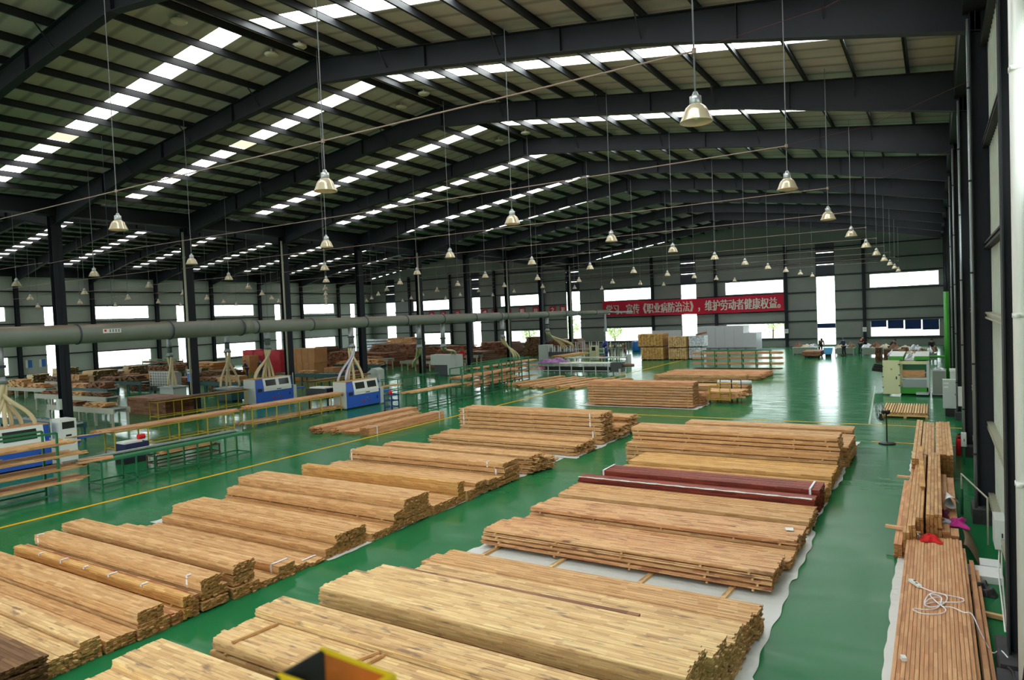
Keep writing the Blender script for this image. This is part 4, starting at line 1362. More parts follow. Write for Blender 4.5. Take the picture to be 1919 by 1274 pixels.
def shelf_boards(label, along, c, a, b, dep, z, h, tone='pink', group='boards lying on the racks', n=None, tap=0):
    rg = random.Random(int(abs(c * 10 + z * 100 + a)))
    if along == 'x':
        return stack(label, a, b, [(c - dep / 2, c + dep / 2, z, z + h)], tone, group, tier=1, bw=.12, bt=.03, jx=.1, name='board_load')
    return stack(label, a, b, [(c - dep / 2, c + dep / 2, z, z + h)], tone, group, tier=1, bw=.12, bt=.03, jx=.12, along='y', name='board_load')
lv = ['lowest', 'second', 'third', 'top']
board_rack('green rack with pointed boards behind the wide low stack', 'x', 54.5, -15.9, -10.7, .5, [.12, .48, .9, 1.3], GRN, 6, top=1.58)
for k, z in enumerate((.12, .48, .9, 1.3)):
    shelf_boards('boards on the %s level of the green rack before the far wall' % lv[k], 'x', 54.5, -16.6, -9.9, .42, z, .17 if k else .1, 'pink' if k else 'dark')
board_rack('big green board rack left of the floor bundles', 'y', -24.95, 33.6, 39.2, .9, [.3, .82, 1.3, 1.6], GRN, 6, top=1.92)
shelf_boards('boards on the lowest shelf of the big green rack', 'y', -24.95, 33.5, 40.2, .8, .82, .1, 'red')
shelf_boards('boards on the middle shelf of the big green rack', 'y', -24.95, 33.5, 40.0, .8, 1.3, .12, 'pink')
board_rack('green board rack standing behind the big one', 'y', -26.8, 38.5, 44.8, .9, [.3, .8, 1.15, 1.5], GRN, 7, top=1.85)
for k, z in enumerate((.3, .8, 1.15, 1.5)):
    shelf_boards('boards on the %s shelf of the rear green rack' % lv[k], 'y', -26.8, 38.0, 46.3, .8, z, .06, 'pink')
board_rack('dark green rack with stacked boards at the left edge of the photo', 'y', -23.45, 3.0, 10.35, .9, [.42, .82, 1.22, 1.6], GRN, 5, top=2.0)
for k, z in enumerate((.42, .82, 1.22, 1.6)):
    shelf_boards('boards on the %s shelf of the rack at the left edge' % lv[k], 'y', -23.45, 3.0, 11.2 - .12 * k, 1.0, z, .07, 'red' if k == 0 else 'honey')

def ftable(label, xc, a, b, wdt, h, m, posts, load=None, shelf=None, name='work_table', group='long work tables', slats=False):
    t = thing(name, label, 'table', (xc, (a + b) / 2, 0), group)
    for i in range(posts):
        l = a + (b - a) * i / (posts - 1)
        for q in (xc - wdt / 2, xc + wdt / 2):
            MB().beam((q, l, 0), (q, l, h), .045).build('leg', m, t)
        MB().beam((xc - wdt / 2, l, h - .03), (xc + wdt / 2, l, h - .03), .05).beam((xc - wdt / 2, l, .15), (xc + wdt / 2, l, .15), .04).build('cross_bar', m, t)
    for q in (xc - wdt / 2, xc + wdt / 2):
        MB().beam((q, a, h - .02), (q, b, h - .02), .05).build('long_rail', m, t)
        MB().beam((q, a, .15), (q, b, .15), .045).build('lower_rail', m, t)
    if slats:
        MB().box(xc - wdt * .1, xc + wdt * .42, a + .1, b - .1, h, h + .02).build('tabletop', m, t)
    return t
ftable('yellow table with reddish boards in front of the left blue moulder', -29.5, 15.3, 21.0, .75, .86, YEL, 5)
shelf_boards('reddish boards on the yellow table left of the middle', 'y', -29.5, 14.9, 21.4, .85, .88, .09, 'pink', 'boards on the yellow tables')
ftable('yellow table with boards right before the two blue moulders', -29.45, 22.0, 28.0, .8, .9, YEL, 5)
shelf_boards('reddish boards on the yellow table touching the right moulder', 'y', -29.45, 21.9, 28.3, .85, .92, .1, 'pink', 'boards on the yellow tables')
shelf_boards('boards on the lower bars of the right yellow table', 'y', -29.45, 21.6, 28.6, .6, .18, .1, 'red', 'boards on the yellow tables')
ftable('yellow table in the second line with a thin board load', -37.6, 22.0, 27.8, .8, 1.0, YEL, 5)
shelf_boards('thin brown boards on the yellow table in the second line', 'y', -37.6, 21.8, 27.9, .9, 1.02, .08, 'dark', 'boards on the yellow tables')
ftable('yellow table with boards behind the right moulder', -37.0, 33.0, 38.0, .9, 1.0, YEL, 4)
shelf_boards('brown boards on the yellow table behind the right moulder', 'y', -37.0, 32.6, 38.4, 1.0, 1.02, .08, 'dark', 'boards on the yellow tables')
ftable('long green framed table in front of the left yellow table', -23.2, 11.5, 17.1, .85, .9, GRN, 6, slats=True)
t = thing('steel_channel', 'bright steel channel lying along the green framed table', 'channel', (-23.55, 11.2, .92))
MB().box(-23.62, -23.52, 10.7, 17.0, .92, .98).build('channel', ALU, t)
loose('short reddish board on the near end of the green table', (-23.4, 11.1, .95), (-23.0, 12.0, .95), .22, .03, 'pink', name='loose_board', cat='board')
loose('second short board sticking off the near end of the green table', (-23.0, 10.9, .93), (-22.85, 11.9, .93), .22, .03, 'pink', name='loose_board', cat='board')
shelf_boards('offcuts on a low stand behind the green framed table', 'y', -24.6, 14.5, 16.6, .7, .45, .2, 'red')
ftable('low brown stand carrying offcuts behind the green table', -24.6, 14.2, 16.8, .6, .44, mat('brown_paint', rgb(80, 60, 50), .7), 2)
t = thing('motor_unit', 'dark blue motor unit with a red part on top behind the green table', 'machine', (-26.4, 14.6, 0))
B(-26.8, -26.1, 14.1, 15.0, .2, .75).build('body', NAVY, t)
B(-26.7, -26.1, 14.0, 14.9, 0, .2).build('base', BLACK, t)
B(-26.75, -26.2, 14.1, 14.8, .75, .82).build('white_top', WHITE, t)
MB().tube([(-26.4, 14.75, .92), (-26.4, 15.0, .92)], .1, 14).build('motor', REDC, t)
ftable('green framed bench with a narrow board load left of the big rack', -24.9, 29.3, 34.0, .8, .95, GRN, 6)
shelf_boards('narrow load of boards on the green bench', 'y', -24.9, 28.9, 34.3, .75, .97, .07, 'honey')
ftable('dark green bench behind the right moulder, partly hidden', -32.5, 33.2, 41.0, .9, .95, GRN, 6)
shelf_boards('light boards on the dark green bench behind the right moulder', 'y', -30.0, 30.9, 34.0, .5, .8, .08, 'honey')
t = thing('pallet_trolley', 'small blue tubular trolley with a red canister right of the moulder', 'trolley', (-25.7, 28.6, 0))
m_ = MB()
for x in (-26.0, -25.5):
    for y in (28.3, 28.9):
        m_.beam((x, y, .08), (x, y, .95), .05)
for z in (.25, .6, .92):
    m_.beam((-26.0, 28.3, z), (-25.5, 28.3, z), .05).beam((-26, 28.9, z), (-25.5, 28.9, z), .05).beam((-26, 28.3, z), (-26, 28.9, z), .05).beam((-25.5, 28.3, z), (-25.5, 28.9, z), .05)
m_.build('frame', mat('blue_tube_paint', rgb(30, 44, 120), .4), t)
for x in (-26.0, -25.5):
    for y in (28.3, 28.9):
        m_ = MB().lathe([(0, -.02), (.06, -.02), (.06, .02), (0, .02)], (0, 0, 0), 12)
        m_.v = [(x + p[2], y + p[0], .06 + p[1]) for p in m_.v]
        m_.build('wheel', BLACK, t)
tag(MB().lathe([(0, 0), (.1, 0), (.1, .16), (.04, .2), (0, .2)], (-25.8, 28.6, .95), 14).build('canister', REDC, None, True, at=(-25.8, 28.6, .95)), 'red canister standing on the small blue trolley', 'canister')

# ---------------------------------------------------------------- blue moulders
def moulder(label, x0, x1, y0, y1, h, cab=True):
    """four-side moulder, long side faces +x, grey end panel faces -y"""
    t = thing('moulding_machine', label, 'machine', ((x0 + x1) / 2, (y0 + y1) / 2, 0), 'blue and white moulding machines')
    L_ = y1 - y0
    B(x0, x1 - .05, y0, y0 + .06, .06, h).build('end_panel', GREYM, t)
    B(x0 + .05, x1 - .1, y0 + .06, y1, 0, .1).build('plinth', BLACK, t)
    m_ = MB().box(x0, x1, y0 + .06, y1, .08, h * .62)
    m_.prism([(x0, h * .62), (x1, h * .62), (x1, h * .64), (x1 - .12, h), (x0, h)], y0 + .06, y0 + L_ * .22)
    m_.box(x0, x1 - .12, y0 + L_ * .22, y1, h * .62, h - .02)
    m_.build('body', BLUEM, t)
    # hood: pale sloping cover with two windows
    ya, yb = y0 + L_ * .22, y1 - L_ * .05
    hd = MB().prism([(x0 + .1, h * .5), (x1 + .03, h * .5), (x1 + .03, h * .62), (x1 - .1, h + .02), (x0 + .1, h + .02)], ya, yb)
    hood = hd.build('hood', WHITE, t)
    def onhood(v, off=.006):   # v 0..1 up the slope
        a = Vector((x1 + .03, 0, h * .62)); b = Vector((x1 - .1, 0, h + .02))
        p = a.lerp(b, v)
        nrm = Vector((h * .4, 0, .13)).normalized()
        return p + nrm * off
    for k in range(2):
        wa = ya + (yb - ya) * (.08 + .48 * k)
        wb = wa + (yb - ya) * .36
        p0, p1, p2, p3 = onhood(.22, .0), onhood(.82, .0), onhood(.82, .012), onhood(.22, .012)
        MB().prism([(p0.x, p0.z), (p1.x, p1.z), (p2.x, p2.z), (p3.x, p3.z)], wa, wb).build('window', GLASSD, hood)
    MB().box(x1 + .028, x1 + .038, ya + (yb - ya) * .45, ya + (yb - ya) * .62, h * .53, h * .56).build('badge', BLACK, hood)
    MB().box(x0, x1 - .1, y0, y1, h, h + .025).build('dusty_top', DUSTY, t)
    MB().box(x1, x1 + .02, y0 + .2, y0 + .5, h * .5, h * .62).build('vent_grille', BLACK, t)
    for k, yy in enumerate((.45, .52, .66)):
        m_ = MB().obox((x1 + .012, y0 + L_ * yy, h * .22), (.02, .07, .09))
        m_.build('red_button', REDC, t)
    MB().obox((x1 + .012, y0 + L_ * .6, h * .34), (.02, .1, .03)).build('yellow_mark', YEL, t)
    MB().obox((x1 + .02, y0 + L_ * .9, h * .3), (.03, .04, .18)).build('handle', BLACK, t)
    B(x0 + .3, x1 + .05, y1, y1 + .25, .06, h * .62).build('side_cabinet', GREYM, t)
    if cab:
        MB().beam((x1, y1 + .03, h * .6), (x1, y1 + .03, h + .2), .04).build('post', GREYM, t)
    MB().box(x1 - .4, x1 - .1, y1 + .25, y1 + 1.1, h * .42, h * .48).build('outfeed_table', BLUEM, t)
    return t
moulder('blue and white moulder at the right end of the yellow tables', -29.85, -28.8, 28.2, 31.0, 1.58)
moulder('blue and white moulder farther left, with a dimmer window strip', -37.95, -36.8, 28.2, 31.2, 1.62)
t = moulder('blue and white moulder cut by the left edge of the photo', -30.2, -29.0, 8.6, 12.85, 1.6)
t2 = thing('control_panel_cabinet', 'white control cabinet with a dark screen beside the left-edge moulder', 'cabinet', (-29, 13.25, 0))
B(-29.6, -28.8, 13.12, 13.7, 0.03, 1.72).build('body', WHITE, t2)
MB().box(-28.8, -28.79, 13.18, 13.62, 1.35, 1.62).build('screen', GLASSD, t2)
MB().box(-28.8, -28.785, 13.3, 13.5, 1.05, 1.12).build('name_plate', BLACK, t2)
loose('reddish board fed out past the control cabinet at the left', (-28.9, 13.0, .98), (-28.6, 14.9, .98), .12, .03, 'red', name='loose_board', cat='board')
t = thing('outfeed_shelf', 'small blue outfeed shelf below the fed board', 'shelf', (-28.7, 14.2, .8))
B(-28.95, -28.65, 13.72, 14.5, .90, .96).build('plate', BLUEM, t)
B(-28.95, -28.9, 13.72, 13.8, .6, .9).build('support', BLUEM, t)

# ================================================================ MIDDLE AND FAR MACHINES
t = thing('roller_conveyor', 'long grey conveyor table standing across the hall, cloth on its left end', 'conveyor', (-24, 50.3, 0), None)
B(-28.0, -21.9, 49.9, 50.9, .84, .93).build('bed', GREYM, t)
B(-27.0, -22.0, 50.0, 50.8, .93, .99).build('top_plate', WHITE, t)
B(-28.0, -21.9, 50.1, 50.7, .2, .62).build('lower_tray', BLACK, t)
MB().box(-28, -21.9, 49.85, 49.9, .72, .8).box(-28, -21.9, 49.85, 49.9, .3, .36).build('side_rail', GREYM, t)
for k in range(6):
    x = -27.5 + k * 1.08
    MB().box(x, x + .07, 49.82, 49.9, .0, .84).box(x, x + .07, 50.85, 50.92, 0, .84).build('leg', GREYM, t)
B(-21.9, -21.0, 50.0, 50.8, .25, 1.0).build('drive_head', mat('machine_dark_grey', rgb(84, 86, 90), .5, .4), t)
MB().tube([(-21.2, 50.4, .75), (-20.1, 50.4, .75)], [.16, .12], 14).build('motor', mat('brown_motor', rgb(120, 92, 72), .6), t, True)
MB().box(-21.2, -21.05, 49.9, 50.9, 0, .5).build('foot', GREYM, t)
cloth('purple and pink patterned cloth heaped on the left end of the conveyor', 'patterned_cloth', -27.3, 50.3, .99, 2.4, 1.3, .5, mat('purple_pink_cloth', rgb(150, 110, 160), .8, var=.5, scale=5), 31)
cloth('pinkish part of the cloth hanging off the left end of the conveyor', 'hanging_cloth', -28.2, 50.2, .45, .7, 1.0, .5, mat('pink_white_cloth', rgb(200, 130, 150), .8, var=.4, scale=7), 32)
t = thing('roller_conveyor', 'second thin conveyor behind the long grey one', 'conveyor', (-25, 57, 0))
B(-29.5, -23.3, 56.8, 57.6, .82, .92).build('bed', GREYM, t)
for k in range(6):
    x = -29.3 + k * 1.18
    MB().box(x, x + .06, 56.8, 56.86, .0, .84).box(x, x + .06, 57.5, 57.56, 0, .84).build('leg', GREYM, t)
MB().box(-29.5, -23.3, 56.78, 56.82, .3, .36).build('side_rail', GRN, t)
MB().box(-23.4, -23.2, 56.8, 57.6, 0, 1.15).build('end_frame', GREYM, t)
# machine near the far wall with white gates
t = thing('edge_machine', 'white machine with looped guards under the fan of hoses', 'machine', (-34.5, 64, 0))
B(-36.3, -35.2, 63.9, 65.2, 0.04, 1.75).build('housing', GREYM, t)
B(-36.35, -35.15, 63.85, 65.25, 0, .06).build('plinth', BLACK, t)
B(-35.2, -32.2, 64.1, 65.0, .5, 1.0).build('bed', mat('machine_dark_grey', rgb(84, 86, 90), .5), t)
for k in range(5):
    x = -35.1 + k * .7
    MB().tube([(x, 64.0, 1.0), (x, 64.0, 1.65), (x + .45, 64.0, 1.65), (x + .45, 64.0, 1.0)], .05, 6).build('guard_loop', WHITE, t)
for k in range(4):
    MB().box(-35.0 + k * .75, -34.7 + k * .75, 64.3, 64.9, 1.0, 1.45).build('cutter_head', GALV, t)
t = thing('guard_fence', 'row of white tubular hoops right of the white machine', 'guard rail', (-32, 67, 0))
for k in range(6):
    x = -35.2 + k * .85
    MB().tube([(x, 69.5, .5), (x, 69.5, 1.75), (x + .6, 69.5, 1.75), (x + .6, 69.5, .5)], .05, 6).build('hoop', WHITE, t)
MB().beam((-35.5, 69.5, .95), (-30.1, 69.5, .95), .1).beam((-35.5, 69.5, .5), (-30.1, 69.5, .5), .1).build('rail', WHITE, t)
for k in range(4):
    MB().beam((-35.3 + k * 1.7, 69.5, 0), (-35.3 + k * 1.7, 69.5, .55), .1).build('post', WHITE, t)
ftable('low yellow framed table by the patterned cloth', -30.5, 57.6, 62.5, 1.3, .9, YEL, 5)
shelf_boards('tan boards on the low yellow table by the patterned cloth', 'y', -30.5, 57.2, 62.8, 1.2, .92, .12, 'gold', 'boards on the yellow tables')
t = ebox('cream control cabinet with a grey screen right of the white machine', -31.0, -30.2, 65.4, 66.1, .02, 1.5, name='control_cabinet', m=CREAM)
B(-30.7, -30.3, 65.37, 65.4, 1.0, 1.4).build('screen', GLASSD, t)
t = thing('roller_stock_rack', 'rack crowded with upright pale rolls near the far wall', 'rack', (-28.6, 67.2, 0))
m_ = MB()
for x in (-29.6, -28.6, -27.5):
    m_.beam((x, 66.9, 0), (x, 66.9, 1.75), .08).beam((x, 67.6, 0), (x, 67.6, 1.75), .08)
m_.beam((-29.6, 66.9, 1.1), (-27.5, 66.9, 1.1), .06).beam((-29.6, 66.9, .15), (-27.5, 66.9, .15), .06)
m_.build('frame', GALV, t)
rg = random.Random(8)
for k in range(14):
    x = -29.5 + k * .145
    MB().tube([(x, 67.2, .1), (x, 67.2, .9 + rg.random() * .4)], .055, 8).build('roll', mat('tan_tube', rgb(170, 160, 128), .7) if k % 3 else BLACK, t)
for k in range(7):
    x = -29.4 + k * .29
    MB().lathe([(0, 0), (.11, 0), (.13, .12), (.07, .24), (0, .27)], (x, 67.2, 1.2 + rg.random() * .2), 10).build('paint_pot', (WHITE, YEL, BLACK, CREAM)[k % 4], t, True)
t = thing('blue_pump', 'blue machine head left of the rack of rolls', 'machine', (-30.1, 67.4, 0))
MB().tube([(-30.0, 67.4, .0), (-30.0, 67.4, 1.2)], .12, 12).build('column', mat('royal_blue_paint', rgb(34, 60, 150), .4), t)
MB().tube([(-30.3, 67.4, 1.3), (-30.0, 67.4, 1.6), (-29.9, 67.4, 1.9)], [.18, .28, .16], 12).tube([(-30.0, 67.4, .7), (-29.7, 67.2, .9)], .17, 12).build('head', mat('royal_blue_paint', rgb(34, 60, 150), .4), t, True)
B(-30.9, -30.2, 67.0, 67.5, 0, .35).build('red_base', mat('orange_red_paint', rgb(190, 70, 50), .5), t)

# pallets of packed timber
def packet(label, x0, x1, y0, y1, z0, z1, tone, wrap=None, group='packs of timber near the far wall'):
    t = thing('timber_pack', label, 'pack of timber', ((x0 + x1) / 2, (y0 + y1) / 2, z0), group)
    rg = random.Random(int(x0 * 7 + z0 * 31))
    m_ = MB()
    for x in np.linspace(x0 + .05, x1 - .15, 5):
        m_.box(x, x + .1, y0, y1, z0, z0 + .1, .4)
    m_.build('bearer', WOOD['dark'], t)
    m_ = MB()
    n = 9
    for k in range(n):
        za = z0 + .1 + (z1 - z0 - .1) * k / n; zb = z0 + .1 + (z1 - z0 - .1) * (k + 1) / n
        nx = 8
        for i in range(nx):
            xa = x0 + (x1 - x0) * i / nx
            m_.box(xa + rg.uniform(0, .02), xa + (x1 - x0) / nx - rg.uniform(0, .03), y0 + rg.uniform(-.04, .04), y1 + rg.uniform(-.03, .03), za, zb - .015, rg.random(), 'x')
    m_.build('board_layers', WOOD[tone], t)
    if wrap:
        B(x0 - .01, x1 + .01, y0 - .06, y1 + .05, z0 + .12, z1 + .01).build('foil_wrap', wrap, t)
    return t
packet('lower timber pack of the left pair near the far wall', -25.2, -22.9, 65.2, 67.0, 0, 1.28, 'gold')
packet('upper timber pack of the left pair near the far wall', -25.5, -22.9, 65.2, 67.0, 1.29, 2.62, 'gold')
packet('lower timber pack of the middle pair, paler with gaps', -22.5, -20.7, 65.6, 67.2, 0, 1.15, 'pale')
packet('upper timber pack of the middle pair, paler with gaps', -22.5, -20.7, 65.6, 67.2, 1.16, 2.3, 'pale')
packet('lower foil-wrapped pack right of the timber packs', -20.6, -19.3, 66.2, 67.4, 0, 1.15, 'pale', FOIL)
packet('upper foil-wrapped pack right of the timber packs', -20.6, -19.1, 66.2, 67.4, 1.16, 2.3, 'pale', FOIL)
loose('dark board end sticking out of the top foil-wrapped pack', (-19.9, 66.5, 2.31), (-18.9, 66.3, 2.5), .3, .18, 'veneer', name='loose_board', cat='board')
GP2 = mat('pale_grey_panel', rgb(200, 198, 206), .5)
t = thing('panel_booth', 'large pale grey panelled booth by the far wall, stepped lower on the right', 'booth', (-20.8, 82, 0))
B(-24.0, -18.7, 80.5, 83.5, 0, 2.75).build('main_panel', GP2, t)
B(-18.69, -17.3, 80.5, 83.5, 0, 1.92).build('low_panel', GP2, t)
m_ = MB()
for k in range(6):
    m_.box(-23.6 + k, -23.45 + k, 80.3, 80.5, .0, .25)
m_.box(-24, -17.3, 80.35, 80.45, .25, .32)
m_.build('foot_rail', GALV, t)
m_ = MB()
for k in range(1, 5):
    m_.box(-24 + k * 1.06, -23.98 + k * 1.06, 80.49, 80.5, .05, 2.7)
m_.build('panel_joint', GALV, t)
t = thing('panel_booth', 'smaller pale grey panel standing left of the large booth', 'booth', (-27.6, 81, 0))
B(-29.6, -26.0, 80.5, 80.9, 0, 2.45).build('main_panel', GP2, t)
B(-29.2, -26.4, 80.9, 81.6, 0, .1).build('foot', GALV, t)
tag(MB().lathe([(0, 0), (.5, 0), (.55, .1), (.55, 1.1), (.5, 1.2), (0, 1.2)], (-31.5, 80, 0), 20).build('blue_drum', mat('blue_drum', rgb(40, 110, 190), .4), None, True, at=(-31.5, 80, 0)), 'blue drum standing by the far wall left of the packs', 'drum')
tag(MB().lathe([(0, 0), (.15, 0), (.15, .6), (.05, .75), (0, .75)], (-33.0, 80, 0), 14).build('fire_extinguisher', REDC, None, True, at=(-33, 80, 0)), 'small red extinguisher by the far wall', 'fire extinguisher')

# far right: benches with work, people
def bench(label, x, y, sx, sy, h, loadm, lh, seed, legs=GALV):
    t = thing('work_bench', label, 'bench', (x, y, 0), 'benches near the far wall')
    B(x - sx / 2, x + sx / 2, y - sy / 2, y + sy / 2, h - .05, h).build('top', GREYM, t)
    m_ = MB()
    for a in (-1, 1):
        for b in (-1, 1):
            m_ = MB().beam((x + a * (sx / 2 - .08), y + b * (sy / 2 - .08), 0), (x + a * (sx / 2 - .08), y + b * (sy / 2 - .08), h - .05), .06)
            m_.build('leg', legs, t)
    B(x - sx / 2 + .1, x + sx / 2 - .1, y - sy / 2, y - sy / 2 + .03, .15, h - .1).build('apron', mat('dim_grey_paint', rgb(128, 132, 122), .5), t)
    return t
PALEW = mat('pale_boards', rgb(190, 176, 150), .6, var=.25, scale=3)
for i, (x, y, sx, sy, h, sd) in enumerate(((-10.9, 72.6, 2.2, 2.2, .75, 41), (-7.3, 72.0, 1.7, 2.4, .72, 42), (-4.6, 70.6, 2.3, 2.0, .78, 43), (-2.2, 67.5, 2.6, 2.2, .8, 44), (-.4, 64.0, 1.1, 2.0, .8, 45), (-2.2, 61.0, 2.0, 2.0, .78, 46))):
    bench('grey workbench near the far right corner, %s from the left' % ordn[i], x, y, sx, sy, h, None, .3, sd)
    for q in range(3):
        cloth('pale heap of wrapped boards on the %s grey bench, %s' % (ordn[i], ('left part', 'middle part', 'right part')[q]), 'wrapped_boards', x - sx * .3 + sx * .3 * q, y, h, sx * .36, sy * .8, .3 + .1 * ((sd + q) % 3), (PALEW, FOIL, WOOD['dark'])[(sd + q) % 3], sd * 3 + q, 'heap')
stack('long reddish boards stacked on a low truck near the far right', -10.4, -8.9, [(67.4, 70.0, .2, .62)], 'veneer', None, tier=.45, bw=.3, bt=.07)
t = thing('low_truck', 'low dark truck under the long reddish boards', 'trolley', (-9.6, 68.6, 0))
B(-10.3, -9.0, 67.5, 69.9, .1, .19).build('deck', BLACK, t)
for x in (-10.2, -9.1):
    for y in (67.7, 69.7):
        B(x - .05, x + .05, y - .05, y + .05, 0, .1).build('wheel', BLACK, t)
t = thing('blue_bin', 'bright blue bin beside the low truck', 'bin', (-8.5, 69, 0))
MB().prism([(-8.75, .25), (-8.15, .25), (-8.05, .85), (-8.85, .85)], 68.8, 69.2).build('bin', mat('sky_blue_plastic', rgb(90, 170, 230), .4), t)
MB().box(-8.7, -8.2, 68.9, 69.1, 0, .25).build('stand', BLACK, t)
rg = random.Random(77)
for i in range(6):
    x = -4.2 + i * .62
    packet('dark brown crate of offcuts before the far right benches, %s from the left' % ordn[i], x, x + .5, 62.6, 63.5, 0, .95 + rg.random() * .3, 'dark', None, 'crates of offcuts')
for i, (x, y) in enumerate(((-2.9, 47.6), (-2.85, 46.2), (-2.8, 44.8))):
    t = thing('clamp_arm', 'dark clamp arm jutting left behind the press, %s from the back' % ordn[i], 'clamp', (x, y, 0), 'clamp arms behind the press')
    MB().beam((x + .5, y, .9), (x - .35, y - .3, 1.05), .16, .2).build('arm', BLACK, t)
    MB().beam((x + .45, y, 0), (x + .45, y, .95), .14).build('post', BLACK, t)

# ================================================================ LEFT HALL BACKGROUND
def pile(label, x0, x1, y0, y1, h, tone, seed, layers=7, name='veneer_pile', cat='pile of boards', group='piles in the left hall'):
    """irregular pile of long thin sheets"""
    rg = random.Random(seed)
    t = thing(name, label, cat, ((x0 + x1) / 2, (y0 + y1) / 2, 0), group)
    dz = h / layers
    for k in range(layers):
        m_ = MB()
        sh = 1 - .35 * (k / layers) ** 2
        cx, cy_ = (x0 + x1) / 2 + rg.uniform(-.2, .2), (y0 + y1) / 2
        hx_, hy_ = (x1 - x0) / 2 * sh, (y1 - y0) / 2 * sh
        n = 6
        for i in range(n):
            for q in range(2):
                m_.obox((cx - hx_ + (i + .5) * 2 * hx_ / n + rg.uniform(-.06, .06), cy_ + rg.uniform(-.1, .1), k * dz + dz * (.25 + .5 * q)),
                        (2 * hx_ / n * .97, 2 * hy_ * rg.uniform(.88, 1.0), dz * .46), rz=rg.uniform(-.03, .03), rx=rg.uniform(-.012, .012), ry=rg.uniform(-.05, .05), bid=rg.random())
        m_.build('sheet_layer', WOOD[tone], t)
    return t
PL = [
 ('tall brown pile just right of the cardboard boxes', -56.2, -53.6, 50.0, 52.5, 2.6, 'dark', 9),
 ('reddish brown pile between the boxes and the fourth column', -52.4, -48.4, 48.5, 50.5, 2.15, 'veneer', 8),
 ('long tangled veneer pile left of the fifth middle column', -59.8, -51.2, 61.5, 65.5, 2.2, 'veneer', 9),
 ('low tangled pile in front of the long veneer pile', -57.0, -50.0, 56.0, 59.0, 1.5, 'veneer', 6),
 ('orange-brown block pile against the far wall', -66.5, -60.5, 72.5, 75.5, 2.6, 'red', 9),
 ('flat brown pile right of the fifth middle column', -55.8, -48.6, 68.0, 72.0, 1.55, 'veneer', 6),
 ('mound of brown veneer right of the sixth middle column', -50.3, -44.6, 72.0, 76.0, 1.75, 'veneer', 7),
 ('round-topped dark brown bundle near the far wall', -42.8, -40.5, 71.4, 73.5, 2.35, 'dark', 9),
 ('brown pile right of the round-topped bundle', -43.8, -38.6, 79.0, 81.5, 1.7, 'veneer', 7),
 ('long low pile before the mound of veneer', -48.0, -42.0, 62.0, 65.0, 1.2, 'dark', 5),
 ('row of brown stock behind the grey control cabinet', -47.0, -41.5, 55.0, 58.0, 1.15, 'veneer', 5),
 ('brown stock on the left of the second middle column', -62.0, -57.0, 40.5, 43.0, .9, 'dark', 5),
 ('low brown pile near the left wall', -74.0, -69.0, 37.5, 40.0, 1.1, 'dark', 5),
 ('pale brown pile before the left wall windows', -70.0, -64.0, 44.0, 47.0, 1.4, 'honey', 6),
]
for i, (lb_, a, b, c, d, h, tn, ly) in enumerate(PL):
    pile(lb_, a, b, c, d, h, tn, 200 + i, ly)
for i, (lb_, a, b, c, d, h) in enumerate((('dark-ended timber block far left, beyond the first column', -75.4, -74.3, 31.7, 33.2, 1.25), ('tall rounded dark-ended block beside the first column', -74.4, -72.9, 33.5, 35.2, 1.72),
        ('dark-ended block in the middle of the left hall', -67.2, -65.3, 32.8, 35.0, 1.58), ('dark-ended block behind and right of the middle one', -66.6, -65.5, 36.2, 38.0, 1.7))):
    stack(lb_, a, b, [(c, d, 0, h)], 'darkend', 'dark-ended blocks in the left hall', tier=.5, bw=.3, bt=.09, jx=.12, name='timber_block')
def carton(label, x0, x1, y0, y1, z0, z1, name='cardboard_box', m=CARD):
    t = thing(name, label, 'box', ((x0 + x1) / 2, (y0 + y1) / 2, z0), 'cardboard boxes in the left hall')
    B(x0, x1, y0, y1, z0, z1).build('box', m, t)
    MB().box((x0 + x1) / 2 - .03, (x0 + x1) / 2 + .03, y0 - .004, y0, z0, z1).box(x0, x1, (y0 + y1) / 2 - .03, (y0 + y1) / 2 + .03, z1, z1 + .004).build('tape_strip', mat('brown_tape', rgb(140, 96, 60), .5), t)
    return t
carton('lower left cardboard box of the big box stack', -53.5, -51.8, 45.2, 46.8, 0, 1.35)
carton('lower right cardboard box of the big box stack', -51.75, -50.2, 45.2, 46.8, 0, 1.35)
carton('upper left cardboard box of the big box stack', -53.4, -51.9, 45.2, 46.8, 1.36, 2.7)
carton('upper right cardboard box of the big box stack', -51.85, -50.1, 45.2, 46.8, 1.36, 2.72)
carton('small carton right of the dark-ended blocks', -64.9, -63.8, 35.2, 36.2, 0, 1.1)
carton('second small carton in the middle of the left hall', -63.3, -61.6, 35.8, 36.8, 0, 1.0)
carton('small square carton beside the fourth middle column', -47.6, -46.4, 44.0, 45.2, 0, 1.0)
carton('reddish carton pair, left one, before the boxes', -49.8, -48.9, 41.0, 42.0, 0, .8)
carton('reddish carton pair, right one, before the boxes', -48.8, -47.7, 41.2, 42.2, 0, .75)
